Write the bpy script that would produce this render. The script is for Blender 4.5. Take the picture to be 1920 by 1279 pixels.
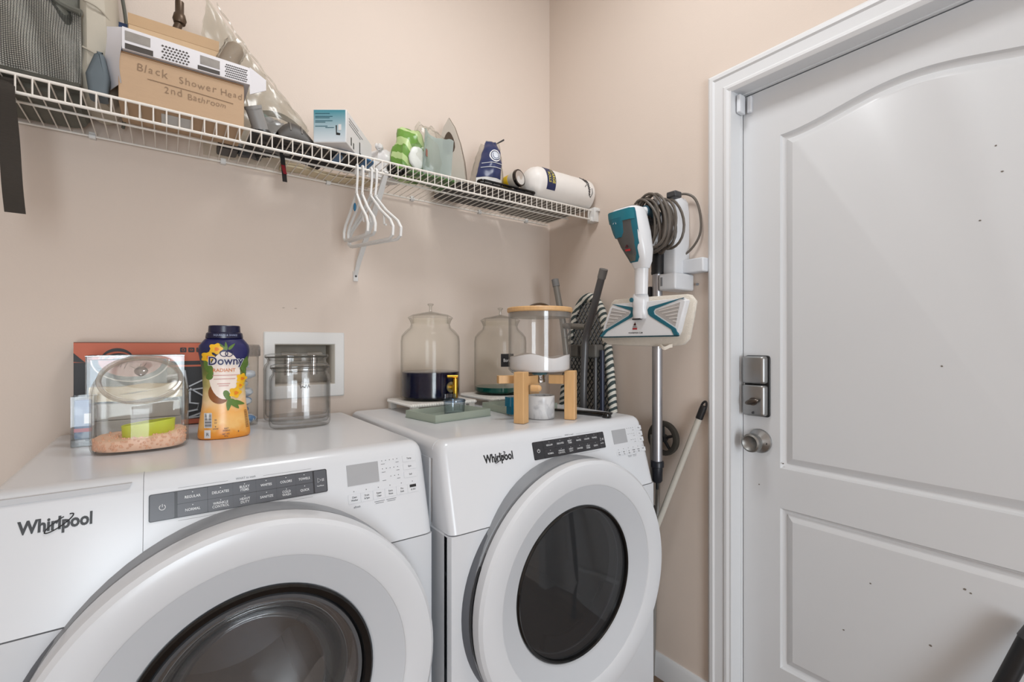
import bpy, bmesh, math, random
from mathutils import Vector, Matrix, Euler
random.seed(7)
PI = math.pi
SC = bpy.context.scene
COL = SC.collection
for o in list(bpy.data.objects):
    bpy.data.objects.remove(o)

# ------------------------------------------------------------------ camera
cd = bpy.data.cameras.new('camera')
cd.sensor_width = 36.0
cd.lens = 885 / 1920 * 36
cd.shift_y = 7.5 / 1920
cd.clip_start = 0.02
cam = bpy.data.objects.new('camera', cd)
cam.location = (0, 0, 1.22)
cam.rotation_euler = (PI / 2, 0, -math.radians(36.2))
COL.objects.link(cam)
SC.camera = cam

# ------------------------------------------------------------------ world, lights, exposure
wd = bpy.data.worlds.new('world'); SC.world = wd; wd.use_nodes = True
wd.node_tree.nodes['Background'].inputs[0].default_value = (0.93, 0.95, 1.0, 1)
wd.node_tree.nodes['Background'].inputs[1].default_value = 0.3
SC.view_settings.view_transform = 'Standard'
SC.view_settings.look = 'None'
SC.view_settings.gamma = 1
SC.view_settings.exposure = 0.42
SC.view_settings.use_curve_mapping = False
SC.cycles.transparent_max_bounces = 48
SC.cycles.max_bounces = 16

def area(name, loc, target, sx, sy, power, color):
    l = bpy.data.lights.new(name, 'AREA'); l.shape = 'RECTANGLE'; l.size = sx; l.size_y = sy
    l.energy = power; l.color = color
    o = bpy.data.objects.new(name, l); o.location = loc
    o.rotation_euler = (Vector(target) - Vector(loc)).to_track_quat('-Z', 'Y').to_euler()
    COL.objects.link(o); return o
area('daylight_fill', (-0.20, -2.75, 1.00), (0.62, 1.2, 0.85), 1.0, 1.9, 50, (0.83, 0.925, 1.0))  # daylight from behind the camera, placed low as added fill for the fronts
area('ceiling_light_glow', (0.62, 0.72, 2.80), (0.62, 0.80, 0), 0.4, 0.4, 8.4, (0.94, 0.97, 1.0))

# ------------------------------------------------------------------ materials
def lin(c):
    c = c / 255.0
    return c / 12.92 if c <= 0.04045 else ((c + 0.055) / 1.055) ** 2.4
def rgb(c):
    return (lin(c[0]), lin(c[1]), lin(c[2]), 1)
MATS = {}
def mat(name, c=(200, 200, 200), rough=0.5, metal=0.0, var=0.04, scale=30, bump=0.0, bscale=200, stretch=None, spec=0.5, emit=None, coat=0):
    if name in MATS: return MATS[name]
    m = bpy.data.materials.new(name); m.use_nodes = True
    nt = m.node_tree; b = nt.nodes['Principled BSDF']
    b.inputs['Roughness'].default_value = rough
    b.inputs['Metallic'].default_value = metal
    b.inputs['Specular IOR Level'].default_value = spec
    b.inputs['Coat Weight'].default_value = coat
    tc = nt.nodes.new('ShaderNodeTexCoord')
    mp = nt.nodes.new('ShaderNodeMapping')
    if stretch: mp.inputs['Scale'].default_value = stretch
    nt.links.new(tc.outputs['Object'], mp.inputs['Vector'])
    n = nt.nodes.new('ShaderNodeTexNoise'); n.inputs['Scale'].default_value = scale; n.inputs['Detail'].default_value = 4
    nt.links.new(mp.outputs['Vector'], n.inputs['Vector'])
    r = nt.nodes.new('ShaderNodeMixRGB'); r.blend_type = 'MIX'
    L = rgb(c)
    r.inputs[1].default_value = (L[0] * (1 - var), L[1] * (1 - var), L[2] * (1 - var), 1)
    r.inputs[2].default_value = (min(1, L[0] * (1 + var)), min(1, L[1] * (1 + var)), min(1, L[2] * (1 + var)), 1)
    nt.links.new(n.outputs['Fac'], r.inputs[0]); nt.links.new(r.outputs[0], b.inputs['Base Color'])
    if bump:
        n2 = nt.nodes.new('ShaderNodeTexNoise'); n2.inputs['Scale'].default_value = bscale
        nt.links.new(mp.outputs['Vector'], n2.inputs['Vector'])
        bp = nt.nodes.new('ShaderNodeBump'); bp.inputs['Strength'].default_value = bump; bp.inputs['Distance'].default_value = 0.002
        nt.links.new(n2.outputs['Fac'], bp.inputs['Height']); nt.links.new(bp.outputs['Normal'], b.inputs['Normal'])
    if emit:
        b.inputs['Emission Color'].default_value = rgb(c); b.inputs['Emission Strength'].default_value = emit
    MATS[name] = m; return m
def clear(name, tint=(255, 255, 255), edge=(190, 190, 188), gloss=0.05, rim=0.5, rough=0.02, milk=0.0, milkc=(235, 235, 235), power=3.0):
    """clear sheet: lets light through with a tint, mirrors more at grazing angles; milk = hazy scatter"""
    if name in MATS: return MATS[name]
    m = bpy.data.materials.new(name); m.use_nodes = True
    nt = m.node_tree; nt.nodes.remove(nt.nodes['Principled BSDF'])
    out = nt.nodes['Material Output']
    lw = nt.nodes.new('ShaderNodeLayerWeight'); lw.inputs[0].default_value = 0.5
    pw = nt.nodes.new('ShaderNodeMath'); pw.operation = 'POWER'; pw.inputs[1].default_value = power
    nt.links.new(lw.outputs['Facing'], pw.inputs[0])
    cm = nt.nodes.new('ShaderNodeMixRGB'); cm.inputs[1].default_value = rgb(tint); cm.inputs[2].default_value = rgb(edge)
    nt.links.new(pw.outputs[0], cm.inputs[0])
    tr = nt.nodes.new('ShaderNodeBsdfTransparent'); nt.links.new(cm.outputs[0], tr.inputs[0])
    gl = nt.nodes.new('ShaderNodeBsdfGlossy'); gl.inputs['Roughness'].default_value = rough
    ma = nt.nodes.new('ShaderNodeMath'); ma.operation = 'MULTIPLY_ADD'; ma.inputs[1].default_value = rim; ma.inputs[2].default_value = gloss
    nt.links.new(pw.outputs[0], ma.inputs[0])
    mx = nt.nodes.new('ShaderNodeMixShader')
    nt.links.new(ma.outputs[0], mx.inputs[0]); nt.links.new(tr.outputs[0], mx.inputs[1]); nt.links.new(gl.outputs[0], mx.inputs[2])
    last = mx
    if milk:
        df = nt.nodes.new('ShaderNodeBsdfDiffuse'); df.inputs[0].default_value = rgb(milkc)
        tl = nt.nodes.new('ShaderNodeBsdfTranslucent'); tl.inputs[0].default_value = rgb(milkc)
        ad = nt.nodes.new('ShaderNodeMixShader'); nt.links.new(df.outputs[0], ad.inputs[1]); nt.links.new(tl.outputs[0], ad.inputs[2])
        m2 = nt.nodes.new('ShaderNodeMixShader'); m2.inputs[0].default_value = milk
        nt.links.new(mx.outputs[0], m2.inputs[1]); nt.links.new(ad.outputs[0], m2.inputs[2]); last = m2
    nt.links.new(last.outputs[0], out.inputs[0])
    MATS[name] = m; return m
def pattern(name, kind, c1, c2, scale=40, rough=0.5, ratio=0.5, axis=(1, 1, 1), dist=0.0, metal=0.0):
    """two-colour flat print: kind = checker | bands | voronoi"""
    if name in MATS: return MATS[name]
    m = bpy.data.materials.new(name); m.use_nodes = True; nt = m.node_tree; b = nt.nodes['Principled BSDF']
    b.inputs['Roughness'].default_value = rough; b.inputs['Metallic'].default_value = metal
    tc = nt.nodes.new('ShaderNodeTexCoord'); mp = nt.nodes.new('ShaderNodeMapping'); mp.inputs['Scale'].default_value = axis
    nt.links.new(tc.outputs['Object'], mp.inputs['Vector'])
    r = nt.nodes.new('ShaderNodeValToRGB'); r.color_ramp.interpolation = 'CONSTANT'
    r.color_ramp.elements[0].color = rgb(c1); r.color_ramp.elements[1].color = rgb(c2); r.color_ramp.elements[1].position = ratio
    if kind == 'bands':
        t = nt.nodes.new('ShaderNodeTexWave'); t.inputs['Scale'].default_value = scale; t.inputs['Distortion'].default_value = dist; t.bands_direction = 'DIAGONAL'
        o = t.outputs['Fac']
    elif kind == 'voronoi':
        t = nt.nodes.new('ShaderNodeTexVoronoi'); t.inputs['Scale'].default_value = scale; o = t.outputs['Distance']
    elif kind == 'noise':
        t = nt.nodes.new('ShaderNodeTexNoise'); t.inputs['Scale'].default_value = scale; t.inputs['Distortion'].default_value = dist; o = t.outputs['Fac']
        r.color_ramp.interpolation = 'EASE'; r.color_ramp.elements[0].position = max(0, ratio - .08); r.color_ramp.elements[1].position = ratio + .08
    else:
        t = nt.nodes.new('ShaderNodeTexChecker'); t.inputs['Scale'].default_value = scale; o = t.outputs['Fac']
    nt.links.new(mp.outputs['Vector'], t.inputs['Vector']); nt.links.new(o, r.inputs[0]); nt.links.new(r.outputs[0], b.inputs['Base Color'])
    MATS[name] = m; return m

WALL = mat('wall_paint', (223, 208, 196), 0.85, var=0.015, scale=3, bump=0.12, bscale=260, spec=0.2)
CEIL = mat('ceiling_paint', (238, 234, 226), 0.9, var=0.01)
TRIMW = mat('trim_paint', (226, 227, 229), 0.35, var=0.012, scale=5)
DOORW = mat('door_paint', (218, 219, 221), 0.3, var=0.02, scale=4, bump=0.03, bscale=60)
ENAMEL = mat('white_enamel', (217, 219, 223), 0.22, var=0.008, scale=6)
ENAMEL2 = mat('white_enamel_inner', (200, 203, 208), 0.3, var=0.01, scale=6)
GREYP = mat('grey_plastic', (140, 143, 148), 0.4)
DGREY = mat('dark_grey_plastic', (62, 63, 66), 0.4)
BLACK = mat('black_plastic', (26, 26, 28), 0.4)
BLKGL = mat('black_gloss', (14, 14, 15), 0.12)
STRIP = mat('control_strip_gloss', (74, 76, 82), 0.25, var=0.06, scale=40)
STRIPD = mat('control_strip_dark', (44, 44, 48), 0.25, var=0.06, scale=40)
KEYG = mat('strip_key_grey', (86, 88, 94), 0.3, var=0.05, scale=60)
KEYD = mat('strip_key_dark', (48, 48, 52), 0.3, var=0.05, scale=60)
WTXT = mat('white_print', (225, 226, 228), 0.5, var=0)
GTXT = mat('grey_print', (120, 122, 126), 0.5, var=0)
BTXT = mat('black_print', (30, 31, 34), 0.4, var=0)
LCD = mat('lcd_grey', (168, 169, 172), 0.25, var=0.02)
STEEL = mat('brushed_steel', (150, 150, 152), 0.42, 1.0, var=0.1, scale=20, stretch=(1, 1, 12))
DRUM = mat('drum_steel', (176, 176, 178), 0.35, 0.4, var=0.1, scale=50)
NICKEL = mat('satin_nickel', (160, 160, 160), 0.38, 1.0, var=0.06)
CHROME = mat('chrome', (205, 205, 205), 0.12, 1.0, var=0.02)
WIREW = mat('white_vinyl_wire', (236, 230, 222), 0.35, var=0.02)
WPLAS = mat('white_plastic', (230, 229, 227), 0.35, var=0.015)
WPLAS2 = mat('white_plastic_cool', (222, 224, 228), 0.35, var=0.015)
TEAL = mat('teal_plastic', (22, 100, 118), 0.35, var=0.06)
CARD = mat('brown_cardboard', (190, 160, 130), 0.8, var=0.04, scale=25, stretch=(1, 1, 8), bump=0.1, bscale=120)
CARDD = mat('dark_cardboard_edge', (150, 116, 84), 0.85, var=0.06)
BAMBOO = mat('bamboo', (214, 170, 118), 0.45, var=0.12, scale=16, stretch=(9, 9, 1))
GLASS = clear('jar_glass', (254, 254, 253), (212, 212, 210), 0.007, 0.30, power=4.5)
GLASSD = clear('thick_glass', (254, 254, 254), (176, 178, 176), 0.03, 0.5, power=3.2)
ACRYL = clear('clear_acrylic', (253, 253, 253), (205, 205, 206), 0.03, 0.4)
FILM = clear('clear_film', (250, 250, 248), (225, 225, 222), 0.03, 0.16, 0.22, milk=0.10, milkc=(226, 220, 212))
FILM2 = clear('crinkled_film', (248, 248, 246), (212, 212, 210), 0.06, 0.25, 0.2, milk=0.18, milkc=(226, 220, 212))

# ------------------------------------------------------------------ geometry helpers
def frames(pts, closed=False):
    n = len(pts); T = []
    for i in range(n):
        if closed: t = pts[(i + 1) % n] - pts[i - 1]
        else: t = pts[min(i + 1, n - 1)] - pts[max(i - 1, 0)]
        T.append(t.normalized() if t.length > 1e-9 else Vector((0, 0, 1)))
    up = Vector((0, 0, 1)) if abs(T[0].z) < 0.9 else Vector((1, 0, 0))
    N = [(up - T[0] * up.dot(T[0])).normalized()]
    for i in range(1, n):
        v = N[-1] - T[i] * N[-1].dot(T[i])
        N.append(v.normalized() if v.length > 1e-6 else N[-1])
    return T, N
TXT = {}
def text_mesh(s, bold=0.0, ex=0.0):
    k = (s, bold, ex)
    if k in TXT: return TXT[k]
    cu = bpy.data.curves.new('t', 'FONT'); cu.body = s; cu.size = 1.0; cu.offset = bold; cu.extrude = ex
    cu.align_x = 'CENTER'; cu.align_y = 'CENTER'; cu.resolution_u = 3
    ob = bpy.data.objects.new('t', cu)
    me = ob.to_mesh()
    V = [v.co.copy() for v in me.vertices]; Fc = [tuple(p.vertices) for p in me.polygons]
    ob.to_mesh_clear(); bpy.data.objects.remove(ob); bpy.data.curves.remove(cu)
    TXT[k] = (V, Fc); return TXT[k]
class G:
    def __init__(s): s.v = []; s.f = []; s.m = []; s.cm = 0
    def add(s, vs, fs):
        o = len(s.v); s.v += [Vector(q) for q in vs]
        for f in fs: s.f.append([i + o for i in f]); s.m.append(s.cm)
        return s
    def box(s, x0, x1, y0, y1, z0, z1):
        return s.add([(x0, y0, z0), (x1, y0, z0), (x1, y1, z0), (x0, y1, z0), (x0, y0, z1), (x1, y0, z1), (x1, y1, z1), (x0, y1, z1)],
                     [(0, 3, 2, 1), (4, 5, 6, 7), (0, 1, 5, 4), (1, 2, 6, 5), (2, 3, 7, 6), (3, 0, 4, 7)])
    def rbox(s, x0, x1, y0, y1, z0, z1, r=0.01, seg=4):
        """box with rounded vertical edges"""
        P = rrect(x0, x1, y0, y1, r, seg)
        return s.prism([(a, b) for a, b in P], z0, z1)
    def prism(s, poly, h0, h1, axis='z'):
        n = len(poly)
        mk = {'z': lambda a, b, h: (a, b, h), 'y': lambda a, b, h: (a, h, b), 'x': lambda a, b, h: (h, a, b)}[axis]
        vs = [mk(a, b, h0) for a, b in poly] + [mk(a, b, h1) for a, b in poly]
        fs = [tuple(range(n))[::-1], tuple(range(n, 2 * n))] + [(i, (i + 1) % n, n + (i + 1) % n, n + i) for i in range(n)]
        return s.add(vs, fs)
    def loft(s, rings, caps=True, closed=False):
        n = len(rings[0]); k = len(rings); vs = [q for r in rings for q in r]; fs = []
        for j in range(k if closed else k - 1):
            a = j * n; b = ((j + 1) % k) * n
            for i in range(n): fs.append((a + i, a + (i + 1) % n, b + (i + 1) % n, b + i))
        if caps and not closed: fs += [tuple(range(n))[::-1], tuple(range((k - 1) * n, k * n))]
        return s.add(vs, fs)
    def tube(s, pts, r, n=8, closed=False, flat=1.0):
        pts = [Vector(p) for p in pts]; T, N = frames(pts, closed); rings = []
        for i, p in enumerate(pts):
            ri = r[i] if isinstance(r, (list, tuple)) else r
            B = T[i].cross(N[i])
            rings.append([p + (N[i] * math.cos(2 * PI * k / n) + B * math.sin(2 * PI * k / n) * flat) * ri for k in range(n)])
        return s.loft(rings, True, closed)
    def lathe(s, prof, n=40, c=(0, 0, 0), sy=1.0, sx=1.0, closed=False, axis='z', caps=False):
        rings = []
        for (r, h) in prof:
            ring = []
            for k in range(n):
                a = 2 * PI * k / n; p, q = r * math.cos(a) * sx, r * math.sin(a) * sy
                if axis == 'z': ring.append((c[0] + p, c[1] + q, c[2] + h))
                elif axis == 'y': ring.append((c[0] + p, c[1] + h, c[2] + q))
                else: ring.append((c[0] + h, c[1] + p, c[2] + q))
            rings.append(ring)
        return s.loft(rings, caps, closed)
    def sph(s, c, r, nu=16, nv=10):
        if not isinstance(r, (tuple, list)): r = (r, r, r)
        pr = [(math.sin(PI * j / nv), -math.cos(PI * j / nv)) for j in range(nv + 1)]
        pr[0] = (1e-4, -1); pr[-1] = (1e-4, 1)
        rings = [[(c[0] + q * r[0] * math.cos(2 * PI * k / nu), c[1] + q * r[1] * math.sin(2 * PI * k / nu), c[2] + h * r[2]) for k in range(nu)] for q, h in pr]
        return s.loft(rings, True)
    def sheet(s, fn, nu, nv):
        vs = [fn(i / nu, j / nv) for j in range(nv + 1) for i in range(nu + 1)]
        fs = [(j * (nu + 1) + i, j * (nu + 1) + i + 1, (j + 1) * (nu + 1) + i + 1, (j + 1) * (nu + 1) + i) for j in range(nv) for i in range(nu)]
        return s.add(vs, fs)
    def slab(s, fn, nu, nv, off):
        """closed thick sheet: fn(u,v) and fn + off"""
        off = Vector(off); a = len(s.v); N = (nu + 1) * (nv + 1)
        top = [Vector(fn(i / nu, j / nv)) for j in range(nv + 1) for i in range(nu + 1)]
        vs = top + [p + off for p in top]; fs = []
        id = lambda i, j: j * (nu + 1) + i
        for j in range(nv):
            for i in range(nu):
                q = (id(i, j), id(i + 1, j), id(i + 1, j + 1), id(i, j + 1)); fs.append(q); fs.append(tuple(N + t for t in q[::-1]))
        per = [id(i, 0) for i in range(nu)] + [id(nu, j) for j in range(nv)] + [id(i, nv) for i in range(nu, 0, -1)] + [id(0, j) for j in range(nv, 0, -1)]
        for k in range(len(per)):
            p, q = per[k], per[(k + 1) % len(per)]; fs.append((q, p, N + p, N + q))
        return s.add(vs, fs)
    def text(s, t, size, M, bold=0.0, ex=0.0, sx=1.0):
        V, Fc = text_mesh(t, bold, ex)
        return s.add([M @ Vector((q.x * size * sx, q.y * size, q.z * size)) for q in V], Fc)
    def xf(s, M, a=0):
        for i in range(a, len(s.v)): s.v[i] = M @ s.v[i]
        return s
def rrect(x0, x1, y0, y1, r, seg=4):
    P = []
    for cx, cy, a0 in ((x1 - r, y1 - r, 0), (x0 + r, y1 - r, 90), (x0 + r, y0 + r, 180), (x1 - r, y0 + r, 270)):
        for k in range(seg + 1):
            a = math.radians(a0 + 90 * k / seg); P.append((cx + r * math.cos(a), cy + r * math.sin(a)))
    return P
def frame(o, u, v):
    """matrix mapping local x,y,z to u, v, u x v at o"""
    u = Vector(u).normalized(); v = Vector(v); v = (v - u * v.dot(u)).normalized(); w = u.cross(v)
    M = Matrix.Identity(4)
    for i in range(3): M[i][0] = u[i]; M[i][1] = v[i]; M[i][2] = w[i]; M[i][3] = o[i]
    return M
def link(o, parent=None):
    COL.objects.link(o)
    if parent is not None: o.parent = parent
    return o
def rootmat(p):
    while p.parent is not None: p = p.parent
    return Matrix.Translation(p.location) @ p.rotation_euler.to_matrix().to_4x4()
def obj(name, g, mats, parent=None, W=False, smooth=40, bevel=0, bseg=2, solid=0, subd=0, mesh_only=False, wire=0):
    me = bpy.data.meshes.new(name)
    V = g.v
    if W and parent is not None:
        I = rootmat(parent).inverted(); V = [I @ q for q in V]
    me.from_pydata([tuple(q) for q in V], [], g.f)
    if not isinstance(mats, (list, tuple)): mats = [mats]
    for m in mats: me.materials.append(m)
    me.polygons.foreach_set('material_index', g.m)
    bm = bmesh.new(); bm.from_mesh(me); bmesh.ops.recalc_face_normals(bm, faces=bm.faces); bm.to_mesh(me); bm.free()
    if smooth:
        me.shade_smooth(); me.set_sharp_from_angle(angle=math.radians(smooth))
    me.update()
    o = bpy.data.objects.new(name, me); link(o, parent)
    if bevel:
        b = o.modifiers.new('bevel', 'BEVEL'); b.width = bevel; b.segments = bseg; b.limit_method = 'ANGLE'; b.angle_limit = math.radians(40)
        b.harden_normals = False
    if solid:
        q = o.modifiers.new('thick', 'SOLIDIFY'); q.thickness = solid; q.offset = 0
    if subd:
        q = o.modifiers.new('sub', 'SUBSURF'); q.levels = subd; q.render_levels = subd
    if wire:
        q = o.modifiers.new('wire', 'WIREFRAME'); q.thickness = wire; q.use_replace = True
    return o
def tag(o, label, cat, group=None):
    o['label'] = label; o['category'] = cat
    if group: o['group'] = group
    return o
def thing(name, label, cat, loc=(0, 0, 0), rz=0, group=None):
    o = bpy.data.objects.new(name, None); o.location = loc; o.rotation_euler = (0, 0, rz); o.empty_display_size = 0.05
    link(o); return tag(o, label, cat, group)
def struct(name, g, m, **k):
    o = obj(name, g, m, **k)
    if o.parent is None: o['kind'] = 'structure'
    return o
def dup(root, loc, rz=0, label=None, group=None):
    r = root.copy(); COL.objects.link(r); r.location = loc; r.rotation_euler = (0, 0, rz)
    if label: r['label'] = label
    if group: r['group'] = group
    for ch in list(root.children):
        c = ch.copy(); COL.objects.link(c); c.parent = r
        for gch in list(ch.children):
            d = gch.copy(); COL.objects.link(d); d.parent = c
    return r
def lerp(a, b, t): return a + (b - a) * t
def spline(pts, n=8):
    P = [Vector(p) for p in pts]; out = []
    for i in range(len(P) - 1):
        p0 = P[max(i - 1, 0)]; p1 = P[i]; p2 = P[i + 1]; p3 = P[min(i + 2, len(P) - 1)]
        for k in range(n):
            t = k / n
            out.append(0.5 * ((2 * p1) + (p2 - p0) * t + (2 * p0 - 5 * p1 + 4 * p2 - p3) * t * t + (3 * p1 - p0 - 3 * p2 + p3) * t ** 3))
    out.append(P[-1]); return out
def noise3(x, y, z=0.0):
    from mathutils import noise
    return noise.noise(Vector((x, y, z)))

# ================================================================== THE ROOM
FZ = 0.045
g = G()
for (a, b, c, d) in ((-0.75, 0.274, 0, 2.9), (0.458, 1.413, 0, 2.9), (0.274, 0.458, 0, 1.089), (0.274, 0.458, 1.223, 2.9)):
    g.box(a, b, 1.64, 1.74, c, d)
struct('wall_back', g, WALL, smooth=0)
g = G()
for (a, b, c, d) in ((0.80, 1.74, 0, 2.9), (-0.09, 0.80, 2.03, 2.9), (-3.05, -0.09, 0, 2.9)):
    g.box(1.413, 1.513, a, b, c, d)
struct('wall_right', g, WALL, smooth=0)
struct('wall_left', G().box(-0.85, -0.75, -3.05, 1.74, 0, 2.9), WALL, smooth=0)
struct('wall_front', G().box(-0.85, 1.513, -3.15, -3.05, 0, 2.9), WALL, smooth=0)
struct('ceiling', G().box(-0.85, 1.513, -3.15, 1.74, 2.9, 3.0), CEIL, smooth=0)
FLOORM = mat('floor_wood', (128, 104, 84), 0.4, var=0.3, scale=6, stretch=(1, 10, 1))
fl = struct('floor', G().box(-0.85, 1.513, -3.15, 1.74, FZ - 0.1, FZ), FLOORM, smooth=0)
for k in range(6):          # only a corner of the floor shows beside the dryer; planks run along it
    for j in range(2):
        obj('plank', G().box(0.9 + k * 0.1 + 0.0008, 1.0 + k * 0.1 - 0.0008, -0.9 + j * 1.25, 0.345 + j * 1.25, FZ - 0.008, FZ + 0.0015), FLOORM, fl, smooth=0)
base_prof = [(0, 0), (0.014, 0), (0.014, 0.062), (0.011, 0.07), (0.011, 0.074), (0.006, 0.084), (0, 0.084)]
g = G(); g.loft([[(1.413 - a, y, FZ + b) for a, b in base_prof] for y in (0.846, 1.64)]); struct('baseboard_right', g, TRIMW)
g = G(); g.loft([[(x, 1.64 - a, FZ + b) for a, b in base_prof] for x in (-0.75, 1.40)]); struct('baseboard_back', g, TRIMW)
# casing: mitred moulding round the door opening
cp = [(0, 0), (0, .012), (.007, .017), (.017, .017), (.022, .0125), (.028, .0115), (.048, .009), (.053, .0125), (.060, .0125), (.066, .009), (.070, .006), (.070, 0)]
rings = [[(1.413 - t, .849 - w, FZ) for w, t in cp], [(1.413 - t, .849 - w, 2.073 - w) for w, t in cp],
         [(1.413 - t, -.139 + w, 2.073 - w) for w, t in cp], [(1.413 - t, -.139 + w, FZ) for w, t in cp]]
g = G(); g.loft(rings); struct('trim_1', g, TRIMW, smooth=25)
g = G()     # jamb with stop bead
g.box(1.405, 1.53, .7765, .80, FZ, 2.03); g.box(1.405, 1.53, -.09, -.0665, FZ, 2.03); g.box(1.405, 1.53, -.0665, .7765, 2.0065, 2.03)
g.box(1.462, 1.4735, .7745, .7766, FZ, 2.0065); g.box(1.462, 1.4735, -.0665, .7766, 2.0035, 2.0066)
struct('trim_2', g, TRIMW, smooth=0)
# door leaf with an arched upper panel and a square lower panel
DX = 1.475; y0, y1, zb, zt = -.0645, .7735, FZ + .008, 2.001
pl, pr_ = .663, .062; pc = (pl + pr_) / 2; hw = (pl - pr_) / 2
P1b, P1e, P1h = .853, 1.846, .046; P2b, P2t = .258, .735
def archz(y, e=P1e, h=P1h, w=hw):
    t = min(1, abs(y - pc) / w); return e + h * (0.5 + 0.5 * math.cos(PI * t)) - 0.0
NA = 32
ys = [pl + (pr_ - pl) * k / NA for k in range(NA + 1)]
g = G()
def face(pts): g.add([(DX, y, z) for y, z in pts], [tuple(range(len(pts)))])
face([(y1, zb), (pl, zb), (pl, zt), (y1, zt)]); face([(pr_, zb), (y0, zb), (y0, zt), (pr_, zt)])
face([(pl, zb), (pr_, zb), (pr_, P2b), (pl, P2b)]); face([(pl, P2t), (pr_, P2t), (pr_, P1b), (pl, P1b)])
face([(pl, zt)] + [(y, archz(y)) for y in ys] + [(pr_, zt)])
def panel(outline_fn):
    prev = None; steps = [(0, 0), (.004, .006), (.011, .0105), (.015, .0115), (.026, .0045), (.034, .0015)]
    rings = [[(DX + dp, y, z) for y, z in outline_fn(i)] for i, dp in steps]
    a = len(g.v); n = len(rings[0])
    g.add([p for r in rings for p in r], [(j * n + i, j * n + (i + 1) % n, (j + 1) * n + (i + 1) % n, (j + 1) * n + i) for j in range(len(rings) - 1) for i in range(n)] + [tuple(range((len(rings) - 1) * n, len(rings) * n))])
def up(i):
    L, R = pl - i, pr_ + i
    yy = [L + (R - L) * k / NA for k in range(NA + 1)]
    return [(L, P1b + i)] + [(y, archz(pc + (y - pc) * hw / (hw - i)) - i) for y in yy] + [(R, P1b + i)]
panel(up); panel(lambda i: [(pl - i, P2b + i), (pl - i, P2t - i), (pr_ + i, P2t - i), (pr_ + i, P2b + i)])
e = [(y0, zb), (y1, zb), (y1, zt), (y0, zt)]
g.add([(DX, a, b) for a, b in e] + [(DX + .04, a, b) for a, b in e], [(0, 1, 5, 4), (1, 2, 6, 5), (2, 3, 7, 6), (3, 0, 4, 7), (4, 5, 6, 7)])
door = struct('door_1', g, DOORW, smooth=20)
struct('door_light_block', G().box(1.53, 1.55, -.3, 1.0, 0, 2.3), mat('light_block_dark', (40, 38, 36), 0.9), smooth=0)  # unseen dark panel added behind the door to block light
# knob: rose, neck and a fluted drum with a thumb dish
kc = (DX, .722, .925)
g = G(); g.lathe([(.0001, 0), (.036, 0), (.037, -.003), (.035, -.007), (.022, -.014), (.016, -.018), (.0001, -.018)], 40, kc, axis='x')
kn = obj('door_handle', g, NICKEL, door, smooth=30)
g = G(); g.lathe([(.0001, -.016), (.015, -.018), (.0155, -.028), (.022, -.032), (.0275, -.040), (.0285, -.052), (.027, -.060), (.022, -.063), (.017, -.058), (.008, -.054), (.0001, -.053)], 40, kc, axis='x')
obj('knob', g, mat('worn_nickel', (150, 150, 148), 0.45, 1.0, var=0.15, scale=60), kn, smooth=35)
obj('keyhole', G().tube([(DX - .0075, .697, .921), (DX - .012, .699, .9215)], .0035, 10), BLACK, kn)
# deadbolt unit: back plate, upper battery cover, lower cover, thumb turn, screw
g = G(); P = rrect(.690, .7665, 1.0, 1.188, .009); g.prism([(a, b) for a, b in P], DX - .006, DX, 'x')
db = obj('deadbolt', g, BLACK, door, bevel=.002)
def cover(z0, z1, nm, top):
    g = G()
    def ring(i, x): return [(x, a, b) for a, b in rrect(.695 + i, .7655 - i, z0 + i * .6, z1 - i * .6, max(.002, .008 - i * .3))]
    g.loft([ring(0, DX - .004), ring(.0005, DX - .022), ring(.004, DX - .027), ring(.010, DX - .029)])
    return obj(nm, g, NICKEL, db, smooth=50)
cover(1.101, 1.186, 'battery_cover', True); cover(1.003, 1.0985, 'lower_cover', False)
g = G(); g.tube([(DX - .028, .728, 1.0475), (DX - .034, .728, 1.0475)], .012, 20)
g.sph((0, 0, 0), (.007, .0215, .0085)); g.xf(Matrix.Translation((DX - .040, .728, 1.0475)) @ Matrix.Rotation(math.radians(-18), 4, 'X'), len(g.v) - 16 * 11)
obj('thumb_turn', g, mat('dark_nickel', (105, 98, 92), 0.3, 1.0, var=0.15), db)
obj('screw', G().tube([(DX - .029, .729, 1.013), (DX - .0305, .729, 1.013)], .004, 16), DGREY, db)
# contact sensor, two pieces
t = thing('contact_sensor', 'small white two-piece contact sensor at the top left corner of the door', 'sensor', (1.447, .768, 1.94))
g = G(); g.rbox(1.430, 1.464, .7605, .7740, 1.942, 1.998, .005); obj('sensor_body', g, WPLAS2, t, W=True, bevel=.0025)
g = G(); g.box(1.4625, DX, .7435, .7575, 1.944, 1.996); obj('magnet', g, WPLAS2, t, W=True, bevel=.004, bseg=3)
# scuffs on the door: small dark marks that stay on the paint
g = G()
for (y, z, r) in ((.585, .77, .004), (.30, 1.17, .0035), (.20, 1.60, .003), (.21, 1.66, .003), (.235, 1.50, .003), (.26, .66, .004), (.25, .655, .003), (.44, .60, .003), (.50, .45, .003), (.32, .50, .004), (.655, .868, .003), (.725, .79, .003), (.30, .845, .003)):
    g.prism([(y + r * math.cos(k) * random.uniform(.5, 1), z + r * .6 * math.sin(k)) for k in [j * PI / 4 for j in range(8)]], DX - .0004 if not (pr_ + .034 < y < pl - .034) else DX + .0010, DX + .003, 'x')
o = obj('scuff_marks', g, mat('scuff', (120, 112, 104), 0.8), door, smooth=0); o['kind'] = 'stuff'

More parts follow.
